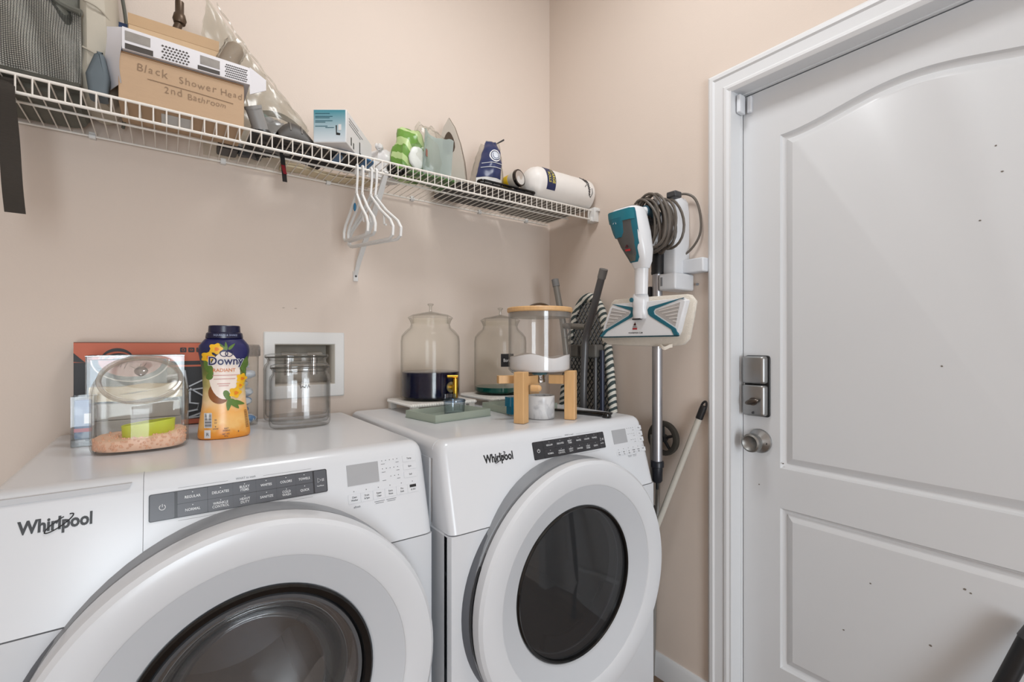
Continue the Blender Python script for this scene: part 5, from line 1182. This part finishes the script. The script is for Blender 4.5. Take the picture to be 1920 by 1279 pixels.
g = G(); g.lathe([(.0001, .0002), (.029, .0002), (.031, .002), (.0335, .045), (.0322, .045), (.0296, .004), (.0001, .0035)], 40); obj('body', g, clear('cup_glass', (246, 249, 252), (160, 170, 180), .05, .5, power=2.5), cu)
g = G(); g.lathe([(.0345, .040), (.0352, .0425), (.034, .046), (.0320, .0455), (.0325, .041)], 40, closed=True); obj('rim_band', g, clear('cup_rim', (206, 218, 230), (140, 156, 172), .10, .5), cu)
g = G(); g.loft([[(x_, y_, z_) for x_, y_ in rrect(-.020, .020, .004, .010, .002, 2)] for z_ in (.046, .062)]); g.xf(Matrix.Translation((-.004, .012, .0))); obj('tab', g, clear('cup_rim', (150, 168, 186)), cu)
tc_ = thing('blue_cup', 'teal blue plastic scoop standing left of the front bamboo leg', 'scoop', (.868, 1.18, TZ + .0042))
g = G(); g.rbox(-.018, .014, -.008, .022, .0255, .054, .005); obj('cup', g, mat('teal_clear', (20, 112, 142), .25, var=.1), tc_); obj('handle', G().box(-.004, .004, .022, .030, .0, .05), mat('teal_clear', (20, 112, 142)), tc_); obj('stem', G().box(-.010, .008, -.004, .018, 0, .026), mat('teal_clear', (20, 112, 142)), tc_)

# powder dispenser on a bamboo stand
ds = thing('powder_dispenser', 'clear cylinder dispenser with bamboo lid on a bamboo stand with a steel spout', 'dispenser', (.912, 1.104, TZ))
r = .0945; zb_, zt_ = .136, .316
g = G(); g.lathe([(.0001, zb_), (r * .9, zb_), (r, zb_ + .010), (r, zt_), (r - .003, zt_), (r - .003, zb_ + .012), (r * .88, zb_ + .004), (.0001, zb_ + .004)], 72); obj('cylinder', g, clear('dispenser_acrylic', (253, 253, 253), (190, 191, 193), .03, .45, .02, power=4.5), ds)
g = G(); g.lathe([(.0001, zt_ + .001), (r + .002, zt_ + .001), (r + .0045, zt_ + .004), (r + .0045, zt_ + .012), (r + .002, zt_ + .015), (.0001, zt_ + .015)], 64); ld = obj('lid', g, BAMBOO, ds, smooth=30)
g = G(); g.lathe([(r - .004, zt_ - .014), (r - .0035, zt_ + .001), (r - .010, zt_ + .001), (r - .010, zt_ - .014)], 64, closed=True); obj('lid_gasket', g, clear('gasket_clear', (228, 226, 220), (200, 198, 190), .05, .2, .1, milk=.3), ld)
g = G(); g.tube(spline([(-.040, .012, zt_ + .013), (-.022, .004, zt_ + .024), (0, -.002, zt_ + .028), (.022, -.006, zt_ + .024), (.040, -.012, zt_ + .013)], 6), .0034, 10, flat=2.0); obj('lid_handle', g, mat('dark_handle', (84, 70, 56), .4), ld)
sp1 = obj('spout', G().lathe([(.0001, .136), (.019, .136), (.021, .131), (.017, .126), (.016, .118), (.0175, .116), (.0175, .108), (.012, .106), (.0001, .106)], 32), CHROME, ds)
g = G(); g.lathe([(.0225, .1365), (.024, .134), (.0225, .131), (.019, .131), (.019, .1365)], 32, closed=True); obj('seal', g, mat('teal_seal', (40, 128, 140), .4), sp1)
for (lx, ly, wz, nm) in ((-.107, -.048, .020, 0), (.054, -.078, .021, 1), (.052, .094, .020, 2)):
    ang = math.atan2(ly, lx); u = Vector((math.cos(ang), math.sin(ang), 0)); v = Vector((-u.y, u.x, 0)); top = .138 + .006
    g = G(); vs = []
    for z in (0, top):
        vs.append([Vector((lx, ly, z)) + u * a + v * b for a, b in ((-.016, -.016), (.016, -.016), (.016, .016), (-.016, .016))])
    g.loft(vs); obj('stand_leg', g, BAMBOO, ds, bevel=.0022, smooth=0)
    g = G(); e0 = Vector((lx, ly, 0)) - u * .012; e1 = u * .030
    g.loft([[p + v * b + Vector((0, 0, z)) for b, z in ((-.010, .104), (.010, .104), (.010, .1305), (-.010, .1305))] for p in (e0, e1)]); obj('stand_bar', g, BAMBOO, ds, bevel=.0015, smooth=0)
g = G(); g.loft([[(-.142 + a, .012 + b, z) for a, b in ((0, 0), (.060, -.022), (.066, -.004), (.006, .020))] for z in (.108, .131)]); obj('stand_bar', g, BAMBOO, ds, bevel=.0015, smooth=0)
g = G(); c_ = Vector((-.103, -.054, .098)) + Vector((.020, -.010, 0)); d_ = Vector((.55, -.83, 0)).normalized(); g.tube([c_, c_ + d_ * .020], .0098, 20); g.sph(tuple(c_ + d_ * .020), (.0098, .0098, .0098), 16, 8); obj('dowel_knob', g, BAMBOO, ds)
pw = thing('white_powder', 'heap of white powder inside the clear cylinder dispenser', 'powder', (.912, 1.104, TZ + zb_ + .005)); pw['kind'] = 'stuff'
rp = r - .0042
def ptop(x, y): return .046 + .0060 * math.cos((x * .8 - y * .6 + .03) * 52) + .004 * noise3(x * 18, y * 18, 2) - .06 * (x * .75 - y * .6) * .35
g = G(); an = [2 * PI * k / 56 for k in range(56)]
g.loft([[(rp * .9 * math.cos(a), rp * .9 * math.sin(a), .0005) for a in an], [(rp * math.cos(a), rp * math.sin(a), .009) for a in an]] + [[(rp * s * math.cos(a), rp * s * math.sin(a), ptop(rp * s * math.cos(a), rp * s * math.sin(a))) for a in an] for s in (1, .92, .8, .65, .5, .35, .2, .01)], True)
obj('powder_heap', g, mat('powder_white', (238, 236, 236), .9, var=.02, bump=.15, bscale=300), pw, smooth=70)['kind'] = 'stuff'
mc_ = thing('marble_cup', 'white marbled cup under the steel spout of the bamboo dispenser', 'cup', (.912, 1.098, TZ))
g = G(); g.lathe([(.0001, .0003), (.039, .0003), (.041, .003), (.041, .066), (.0395, .067), (.0385, .066), (.0385, .006), (.0001, .005)], 48); obj('cup_body', g, pattern('marble', 'noise', (196, 197, 200), (226, 226, 227), 13, .25, .44, (1, 1, 1), 2), mc_)
g = G(); g.lathe([(.0412, .0635), (.0415, .066), (.0398, .0685), (.0385, .067)], 48, closed=True); obj('rim', g, mat('marble_rim', (228, 228, 228), .25), mc_)
# black bar with a round foot
bk = thing('black_bar', 'thin black metal bar with a round rubber foot lying on the dryer back corner', 'bar', (1.07, 1.08, TZ))
q = on(bk); q('bar', G().loft([[(x_ + a, y_ + b, z_) for a, b, z_ in ((-.007, -.004, zb2), (.007, .004, zb2), (.007, .004, zb2 + .006), (-.007, -.004, zb2 + .006))] for x_, y_, zb2 in ((1.040, 1.195, TZ + .001), (1.093, .978, TZ + .008))]), BLACK, bevel=.001)
q('lower_bar', G().tube([(1.045, 1.12, TZ + .006), (1.080, .995, TZ + .006)], .005, 8), BLKGL)
q('round_foot', G().lathe([(.0001, 0), (.013, 0), (.0145, .004), (.0135, .011), (.008, .015), (.0001, .0155)], 24, (1.075, .984, TZ)), BLKGL)

# ================================================================== BY THE RIGHT WALL
# ironing board, folded and stood on end
ib = thing('ironing_board', 'folded ironing board with a striped cover and black mesh underside in the corner', 'ironing board', (1.33, 1.305, FZ))
q = on(ib)
OW = [(1.412, .0), (1.408, .018), (1.398, .036), (1.380, .054), (1.350, .073), (1.290, .092), (1.20, .110), (1.08, .128), (.97, .141), (.80, .152), (.55, .158), (.20, .158), (.085, .150), (.06, .12)]
CY = lambda z: 1.352
def hwb(z):
    for (a, b), (c, d) in zip(OW, OW[1:]):
        if c <= z <= a: return lerp(d, b, (z - c) / (a - c))
    return 0
tilt = lambda z: 1.388 - .030 * (1.4 - z)      # leans: foot further from the wall
outl = [(CY(z) - w, z) for z, w in OW] + [(CY(z) + w, z) for z, w in OW[::-1]][:-1]
STR = pattern('striped_cover', 'bands', (66, 78, 78), (226, 222, 212), 22, .8, .50, (.0, .75, 1.15), 3.0)
g = G(); g.loft([[(tilt(z) + dx, CY(z) + (y - CY(z)) * s, z) for y, z in outl] for dx, s in ((-.012, .96), (-.012, 1.0), (.004, 1.02), (.010, .97))]); q('cover_pad', g, STR, smooth=50)
oo = [Vector((tilt(z) - .014, CY(z) + (y - CY(z)) * .985, z)) for y, z in outl]
g = G(); g.tube(oo, .0185, 10, closed=True, flat=.8); q('cover_edge', g, STR)
g = G(); g.loft([[(tilt(z) - .018, y, z), (tilt(z) - .015, y, z)] for y, z in [(CY(z_) + w_ * .86 * s_, z_) for s_ in (-1, 1) for z_, w_ in (OW if s_ < 0 else OW[::-1])]], False, True)
q('board_lip', g, DGREY)
g = G(); MS = mat('mesh_steel', (30, 31, 36), .45, .3); st = .029
k = -60
for fam in (-1, 1):
    for k in range(-40, 90):
        c0 = k * st; seg = []
        for i in range(160):
            z = .07 + i * .0085; y = CY(z) + fam * ((z - c0) * .72)
            if z < 1.395 and abs(y - CY(z)) < hwb(z) * .90: seg.append((tilt(z) - .021, y, z))
        if len(seg) > 1: g.tube([seg[0], seg[-1]], .0023, 4)
q('steel_mesh', g, MS, smooth=0)['kind'] = 'stuff'
g = G(); g.loft([[(tilt(z) + dx, CY(z) + (y - CY(z)) * .93, z * .985 + .012) for y, z in outl] for dx in (-.0150, -.0128)]); q('underside', g, mat('liner_white', (206, 204, 198), .85), smooth=0)
LEG = mat('leg_grey', (92, 92, 94), .35, .4, var=.05); LEG2 = mat('leg_light', (128, 124, 118), .35, .4, var=.05)
lf = q('leg', G().tube(spline([(1.25, 1.163, 1.474), (1.262, 1.222, 1.345), (1.268, 1.262, 1.255), (1.270, 1.272, 1.19), (1.27, 1.280, .95), (1.27, 1.288, FZ)], 6), .0135, 14), LEG)
q('end_cap', G().tube([(1.2485, 1.156, 1.4885), (1.2515, 1.170, 1.458)], .0152, 16), mat('cap_grey', (112, 110, 108), .6), lf)
l2 = q('leg', G().tube(spline([(1.262, 1.428, 1.470), (1.268, 1.413, 1.385), (1.275, 1.39, 1.26), (1.285, 1.36, .9), (1.29, 1.345, FZ)], 6), .0125, 14), LEG2)
q('end_cap', G().tube([(1.2615, 1.431, 1.484), (1.2635, 1.425, 1.455)], .0142, 16), mat('cap_grey', (112, 110, 108), .6), l2)
q('leg', G().tube([(1.322, 1.232, 1.20), (1.315, 1.225, FZ)], .0095, 12), mat('leg_navy', (52, 56, 72), .35, .4)); q('leg', G().tube([(1.318, 1.262, 1.20), (1.312, 1.262, FZ)], .008, 12), LEG)
q('cross_bar', G().tube([(1.268, 1.262, 1.288), (1.272, 1.385, 1.296)], .0115, 12), LEG2)
q('hinge_bracket', G().box(1.300, 1.345, 1.245, 1.33, 1.172, 1.222), mat('hinge_grey', (104, 102, 98), .5), bevel=.006)
q('hinge_bracket', G().box(1.300, 1.345, 1.345, 1.40, 1.172, 1.222), mat('hinge_grey', (104, 102, 98), .5), bevel=.006)

# wall dock
dk = thing('wall_dock', 'white plastic wall dock with a side arm beside the door casing', 'dock', (1.413, .93, 1.45))
q = on(dk)
g = G(); g.loft([[(x_, y_, z_) for x_, y_ in rrect(1.330 + i, 1.413, .9215 + i * .4, .972 - i * .4, .008, 3)] for z_, i in ((1.42, 0), (1.66, 0), (1.695, .012), (1.710, .034), (1.714, .05))]); q('back_plate', g, WPLAS2, smooth=35)
q('side_arm', G().box(1.372, 1.413, .8495, .925, 1.455, 1.500), WPLAS2, bevel=.004)
ck = q('clamp', G().box(1.302, 1.405, .902, .966, 1.398, 1.452), WPLAS2, bevel=.006, bseg=3)
q('clamp_slot', G().box(1.3005, 1.303, .950, .957, 1.412, 1.440), mat('slot_grey', (130, 132, 136), .5), ck)
q('screw', G().tube([(1.406, .893, 1.420), (1.4128, .893, 1.420)], .004, 12), GREYP)
q('hook', G().tube(spline([(1.340, .935, 1.66), (1.29, .930, 1.668), (1.25, .925, 1.672), (1.235, .925, 1.690)], 6), .010, 12), WPLAS2)
# extension wand in the clamp
wd_ = thing('vacuum_wand', 'silver vacuum tube hanging in the dock clamp with black ends', 'tube', (1.322, .985, .735))
q = on(wd_); WX, WY = 1.322, .985; SILV = mat('silver_tube', (176, 177, 182), .32, .85, var=.03)
q('tube', G().tube([(WX, WY, .832), (WX, WY, 1.462)], .0168, 24), SILV)
g = G(); g.lathe([(.0001, 0), (.0195, 0), (.0205, .006), (.0195, .010), (.0215, .070), (.019, .078), (.0001, .078)], 24, (WX, WY, 1.455)); q('top_socket', g, BLACK)
q('release_clip', G().loft([[(WX - .016 + a, WY + .018 + b, z) for a, b in ((-.006, -.005), (.006, -.005), (.006, .008 * k_), (-.006, .008 * k_))] for z, k_ in ((1.362, 1.6), (1.38, 1.6), (1.415, .3))]), BLACK, bevel=.001)
g = G(); g.lathe([(.0001, 0), (.012, .0), (.0165, .006), (.0175, .045), (.0175, .050), (.0215, .052), (.0215, .068), (.019, .072), (.0001, .072)], 24, (WX, WY, .762)); tp = q('bottom_socket', g, mat('ink_blue_plastic', (26, 30, 38), .35))
q('contact_pin', G().tube([(WX, WY, .764), (WX, WY, .738)], [.006, .0045], 10), BLACK, tp)
# steam mop hanging in front of it
sm = thing('steam_mop', 'white and teal steam mop hanging off the wall dock with a cream pad', 'mop', (1.2, .96, 1.22))
q = on(sm); MW_ = mat('mop_white', (228, 229, 232), .25, var=.01)
GW = G(); HX = 1.190
P_ = [(1.116, 1.245), (1.106, 1.285), (1.078, 1.345), (1.066, 1.356), (.985, 1.356), (.93, 1.356), (.80, 1.355), (.786, 1.347), (.800, 1.300), (.812, 1.258), (.822, 1.244)]
hd = q('head_shell', (lambda g: g.loft([[(HX + dx, .955 + (y - .955) * s, 1.295 + (z - 1.295) * s) for y, z in P_] for dx, s in ((0, .955), (.004, .985), (.012, 1.0), (.028, 1.0))]))(G()), MW_, smooth=35)
PP = [(1.126, 1.236), (1.118, 1.285), (1.082, 1.362), (1.068, 1.371), (.985, 1.371), (.80, 1.366), (.786, 1.362), (.772, 1.345), (.780, 1.30), (.794, 1.238), (.81, 1.222), (.857, 1.216), (1.00, 1.218), (1.098, 1.222)]
q('pad', (lambda g: g.loft([[(HX + dx, .945 + (y - .945) * s, 1.295 + (z - 1.295) * s) for y, z in PP] for dx, s in ((.014, .97), (.017, 1.0), (.024, 1.012), (.032, .99), (.035, .9))]))(G()), mat('terry_pad', (230, 222, 210), .95, var=.06, scale=120, bump=1.0, bscale=500), smooth=60)
q('pad_tab', G().slab(lambda u, v: (HX + .010 - .012 * math.sin(PI * u), lerp(.888, .842, u), 1.219 - .010 * v + .004 * math.sin(u * 8)), 8, 3, (.002, 0, 0)), mat('pad_tab', (228, 220, 208), .9))
def flatpoly(nm, pts, m, d0, d1, par=None, **k): g = G(); g.prism(pts, HX + d0, HX + d1, 'x'); return q(nm, g, m, par, **k)
RBAND = [(.796, 1.356), (.916, 1.336), (.922, 1.328), (.919, 1.315), (.912, 1.308), (.838, 1.266), (.829, 1.2485), (.814, 1.2485), (.822, 1.268), (.896, 1.313), (.899, 1.322), (.894, 1.329), (.830, 1.346)]
RWIN = [(.808, 1.343), (.890, 1.325), (.894, 1.320), (.890, 1.315), (.824, 1.275)]
flip = lambda P: [(2 * (.9685 - .39 * (z - 1.245)) - y + .012 * (z - 1.245) / .11, z) for y, z in P]
flatpoly('teal_band', RBAND, TEAL, -.0022, .006, hd, bevel=.0010, smooth=0)
flatpoly('teal_band', flip(RBAND), TEAL, -.0022, .006, hd, bevel=.0010, smooth=0)
flatpoly('lower_strip', [(1.112, 1.2485), (.814, 1.2485), (.817, 1.2445), (1.112, 1.2445)], mat('deep_teal', (20, 66, 78), .35), -.0018, .006, hd, smooth=0)
VW = mat('mop_window', (176, 172, 170), .12, var=.12, scale=50)
flatpoly('side_window', flip(RWIN), VW, -.0012, .004, hd, smooth=0); flatpoly('side_window', RWIN, VW, -.0012, .004, hd, smooth=0)
g = G()
for k in range(5):
    rb = [(lerp(.880, .832, k / 4), 1.322 - .008 * k), (.812 + .002 * k, 1.332 - .011 * k)]
    for R_b in (rb, flip(rb)): g.tube([(HX - .0014, y, z) for y, z in R_b], .0015, 6)
q('window_ribs', g, mat('rib_grey', (214, 208, 204), .3), hd)['kind'] = 'stuff'
g = G(); FX = lambda y, z: frame((HX - .0006, y, z), (0, -1, 0), (0, 0, 1)); MT = Matrix.Identity(4)
g.prism([(.976, 1.2815), (.969, 1.291), (.966, 1.2815)], HX - .0014, HX, 'x'); q('emblem_peak', g, mat('maroon', (72, 20, 28), .4), hd, smooth=0)
g = G(); g.prism([(.979, 1.2735), (.962, 1.2735), (.962, 1.2685), (.979, 1.2685)], HX - .0014, HX, 'x'); q('emblem_bar', g, mat('signal_red', (170, 26, 36), .4), hd, smooth=0)
g = G(); g.text('BISSELL', .0058, FX(.970, 1.2770), .01, 0, .95); g.text('POWERFRESH SLIM', .0068, FX(.968, 1.2580), .012, 0, .95); q('head_lettering', g, mat('soft_black_print', (52, 50, 52), .5), hd, smooth=0)['kind'] = 'stuff'
# joint and neck
g = G(); g.loft([[(HX - .006 + dx, .957 + w * math.cos(a), z + .010 * math.sin(a) * 0) if False else (HX + .004 + d * math.sin(a), 0.952 + w * math.cos(a), z) for a in [2 * PI * k / 28 for k in range(28)]] for z, w, d, dx in ((1.300, .022, .012, 0), (1.303, .025, .018, 0), (1.322, .0255, .021, 0), (1.335, .024, .021, 0), (1.348, .0275, .024, 0), (1.365, .0275, .024, 0), (1.377, .0235, .021, 0), (1.381, .019, .018, 0))])
jt = q('swivel_joint', g, MW_, smooth=50)
q('pivot_button', G().tube([(HX - .0205, .9685, 1.3605), (HX - .0165, .9685, 1.3605)], .0072, 20), TEAL, jt)
q('joint_groove', G().box(HX - .013, HX + .004, .942, .972, 1.2985, 1.3025), BLACK, jt, bevel=.001)
g = G(); g.loft([[(1.186 + d * math.sin(a), yc_ + w * math.cos(a), z) for a in [2 * PI * k / 24 for k in range(24)]] for z, yc_, w, d in ((1.376, .943, .0205, .018), (1.46, .942, .0222, .019), (1.475, .940, .0225, .020))]); q('neck', g, MW_)
# body
RB = [(1.456, .917, .962, 1.166, 1.202), (1.476, .908, .970, 1.158, 1.206), (1.512, .903, .990, 1.144, 1.208), (1.567, .908, 1.012, 1.134, 1.206), (1.614, .918, 1.028, 1.128, 1.204), (1.634, .924, 1.029, 1.128, 1.204), (1.643, .930, 1.024, 1.134, 1.198)]
def bodyring(z, ya, yb_, xa, xb, s=1.0): return [(x, y, z) for x, y in rrect(xa, xb, ya, yb_, min(yb_ - ya, xb - xa) * .38, 5)]
bo = q('body_shell', G().loft([bodyring(*r_) for r_ in RB]), MW_, smooth=50)
FXs = lambda z: [lerp(a[3], b[3], (z - a[0]) / (b[0] - a[0])) for a, b in zip(RB, RB[1:]) if a[0] <= z <= b[0]][0]
def onbody(nm, pts, m, d, par=None):
    """panel following the front of the body; pts = (y, z) outline split into rows"""
    g = G(); rows = []
    for z, ya, yb_ in pts:
        x = FXs(z) - d; rows.append([(x + .010, ya, z), (x + .0015, lerp(ya, yb_, .12), z), (x, lerp(ya, yb_, .35), z), (x, lerp(ya, yb_, .65), z), (x + .0015, lerp(ya, yb_, .88), z), (x + .010, yb_, z), (x + .016, yb_ - .004, z), (x + .016, ya + .004, z)])
    g.loft(rows); return q(nm, g, m, par, smooth=50)
onbody('teal_surround', [(1.474, .930, .966), (1.486, .920, .972), (1.526, .914, .992), (1.576, .918, 1.008), (1.620, .922, 1.024), (1.6340, .926, 1.028)], TEAL, .0035, bo)
tk = onbody('water_tank', [(1.480, .936, .963), (1.496, .927, .974), (1.536, .923, .994), (1.576, .927, 1.009), (1.606, .930, 1.018)], clear('tank_grey', (150, 148, 146), (110, 110, 110), .10, .5, .05, milk=.55, milkc=(150, 146, 144)), .0060, bo)
onbody('tank_cap', [(1.552, .970, 1.002), (1.566, .960, 1.010), (1.592, .958, 1.018), (1.612, .958, 1.024)], TEAL, .0090, bo)
onbody('teal_collar', [(1.600, .924, 1.024), (1.618, .924, 1.027), (1.6340, .926, 1.029)], mat('teal_light', (30, 116, 132), .3), .0080, bo)
onbody('filter', [(1.477, .938, .961), (1.485, .933, .966), (1.497, .929, .970)], mat('filter_grey', (92, 90, 84), .6, var=.4, scale=300), .0068, bo)
g = G(); xx = FXs(1.525) - .008; g.prism([(.962, 1.5175), (.956, 1.5265), (.952, 1.5175)], xx - .001, xx + .002, 'x'); q('tank_emblem_peak', g, mat('maroon', (72, 20, 28)), tk, smooth=0)
g = G(); xx = FXs(1.51) - .008; g.prism([(.965, 1.5135), (.946, 1.5125), (.946, 1.5065), (.963, 1.5075)], xx - .001, xx + .002, 'x'); q('tank_emblem_bar', g, mat('signal_red', (170, 26, 36)), tk, smooth=0)
g = G(); xx = FXs(1.58) - .0105; g.tube([(xx, 1.000, 1.596), (xx, .991, 1.604), (xx, .988, 1.594)], .0012, 5); q('cap_arrow', g, WTXT, bo)
q('top_cover', G().loft([bodyring(1.643, .932, 1.022, 1.138, 1.196), bodyring(1.650, .942, 1.012, 1.15, 1.188)]), mat('smoke_top', (110, 100, 96), .3, var=.1), bo)
hl = q('handle', G().tube(spline([(1.195, .960, 1.632), (1.240, .955, 1.648), (1.278, .950, 1.632), (1.286, .950, 1.590), (1.265, .950, 1.552), (1.225, .945, 1.530), (1.195, .940, 1.50)], 7), [.014] * 43, 12), MW_)
q('handle_grip', G().tube(spline([(1.220, .957, 1.646), (1.250, .954, 1.647), (1.277, .950, 1.634)], 6), .0158, 12), mat('blue_grip', (54, 90, 108), .5), hl)
q('trigger', G().tube([(1.262, .950, 1.612), (1.195, .950, 1.606)], .010, 12), BLACK, hl)
# power cord coil on the hook
cd_ = thing('power_cord', 'thick coil of grey-brown power cord hung over the steam mop handle', 'cord', (1.28, .92, 1.6))
q = on(cd_); CORD = mat('cord_grey', (96, 88, 80), .5, var=.12)
pts = []; NL = 17
for k in range(NL * 26 + 1):
    t = k / 26; a = 2 * PI * t; j = (t * 7.3) % 1.0
    ry = .048 + .016 * (.5 + .5 * math.sin(t * 2.1)) + .004 * math.sin(t * 11); rz = .072 + .016 * (.5 + .5 * math.cos(t * 1.7)) + .003 * math.sin(t * 9)
    off = lerp(-.050, .040, (t / NL)) + .010 * math.sin(t * 5.1)
    y = .952 + ry * math.cos(a) - .018 * math.sin(t * 2.1 + 1); z = 1.608 + rz * math.sin(a) + .05 * math.cos(a) * .35
    pts.append((1.272 + off + .012 * math.cos(a), y + .012 * math.cos(t * 3), z))
q('coil', G().tube(pts, .0042, 7), CORD)
g = G(); g.tube(spline([(1.340, .955, 1.700), (1.385, .930, 1.722), (1.398, .895, 1.700), (1.400, .876, 1.640), (1.400, .880, 1.575), (1.392, .920, 1.525), (1.36, .965, 1.508), (1.335, .99, 1.512)], 8), .0040, 8); q('loose_loop', g, CORD)
q('cord_clip', G().box(1.300, 1.335, .900, .935, 1.692, 1.712), DGREY, bevel=.004)
pg = q('plug', G().box(1.246, 1.258, .996, 1.010, 1.436, 1.456), BLACK, bevel=.002); q('plug_lead', G().tube(spline([(1.252, 1.003, 1.456), (1.262, 1.00, 1.50), (1.278, .985, 1.54)], 6), .004, 8), CORD, pg); 
for dz in (-.004, .004): q('prong', G().box(1.246 - .002 + .006, 1.252 + .001, 1.006 + dz, 1.0075 + dz, 1.424, 1.437), CHROME, pg)
# folding cart: one wheel and rods show behind the dryer
fc = thing('folding_cart', 'folded cart with one black spoked wheel showing beside the silver tube', 'cart', (1.38, 1.0, FZ))
q = on(fc); wc_ = (1.378, 1.002, .900); RUB = mat('tyre_rubber', (58, 54, 48), .8, var=.2, scale=60)
g = G(); g.lathe([(.058, -.009), (.060, 0), (.058, .009), (.050, .011), (.043, .008), (.043, -.008), (.050, -.011)], 48, wc_, closed=True, axis='x'); wh = q('wheel', g, RUB)
g = G(); g.lathe([(.0001, -.012), (.012, -.012), (.014, 0), (.012, .012), (.0001, .012)], 20, wc_, axis='x'); q('hub', g, BLACK, wh)
for k in range(5):
    a = 2 * PI * k / 5 + .3; q('spoke', G().tube([(wc_[0], wc_[1] + .010 * math.cos(a), wc_[2] + .010 * math.sin(a)), (wc_[0], wc_[1] + .046 * math.cos(a), wc_[2] + .046 * math.sin(a))], [.006, .0045], 8), BLACK, wh)
q('axle', G().tube([(1.325, 1.010, .908), (1.400, 1.002, .900)], .0045, 10), CHROME)
q('frame_rod', G().tube([(1.330, 1.014, .915), (1.330, 1.010, .668)], .0055, 10), mat('cart_grey', (150, 148, 144), .4, .5))
q('rod_end', G().tube([(1.330, 1.010, .676), (1.330, 1.010, .655)], .0085, 12), BLACK)
q('frame_rod', G().tube([(1.395, 1.03, .92), (1.395, 1.06, FZ)], .008, 10), mat('cart_grey', (150, 148, 144)))
q('cross_rod', G().tube([(1.330, 1.010, .700), (1.395, 1.052, .60)], .005, 8), mat('cart_grey', (150, 148, 144)))
# pole leaning on the wall
bp3 = thing('mop_pole', 'white pole with a black hanging end leaning in the gap beside the door', 'pole', (1.30, 1.206, FZ))
q = on(bp3); a_ = Vector((1.396, .8545, 1.040)); b_ = Vector((1.300, 1.206, FZ)); d_ = (b_ - a_).normalized()
q('pole', G().tube([a_ + d_ * .05, b_], .0098, 18), mat('pole_white', (206, 202, 192), .4, var=.04))
g = G(); s_ = Vector((1, 0, 0)); n_ = d_.cross(s_).normalized()
cap_ = q('end_cap', G().tube([a_ + d_ * .018, a_ + d_ * .030, a_ + d_ * .062], [.0108, .0114, .0114], 18), BLACK)
lp_ = [a_ + d_ * .022 + n_ * .0085 * math.cos(t) - d_ * .020 * math.sin(t) for t in [PI * k / 12 for k in range(13)]]
q('hanging_loop', G().tube(lp_, .0036, 8), BLACK, cap_)

# dark tube at the lower right of the photograph, leaning on the door
tb_ = thing('black_tube', 'black tube leaning on the door at the lower right edge of the photo', 'tube', (1.33, .10, FZ))
q = on(tb_); a_ = Vector((1.445, .158, .607)); b_ = Vector((1.36, .335, FZ)); q('tube', G().tube([a_, b_], .016, 16), BLACK); q('end_cap', G().tube([a_ + (a_ - b_).normalized() * .03, a_], [.014, .0175], 16), DGREY); q('foot', G().tube([b_ + (a_ - b_) * .06, b_], .019, 16), DGREY)

g = G()
for x, z in ((.300, 1.338), (.336, 1.338)):
    g.prism([(x - .005, z), (x, z + .0012), (x + .005, z + .0004), (x, z - .0012)], 1.6394, 1.6402, 'y')
o = obj('wall_nicks', g, mat('nick_grey', (168, 154, 140), .9), bpy.data.objects['wall_back'], smooth=0); o['kind'] = 'stuff'
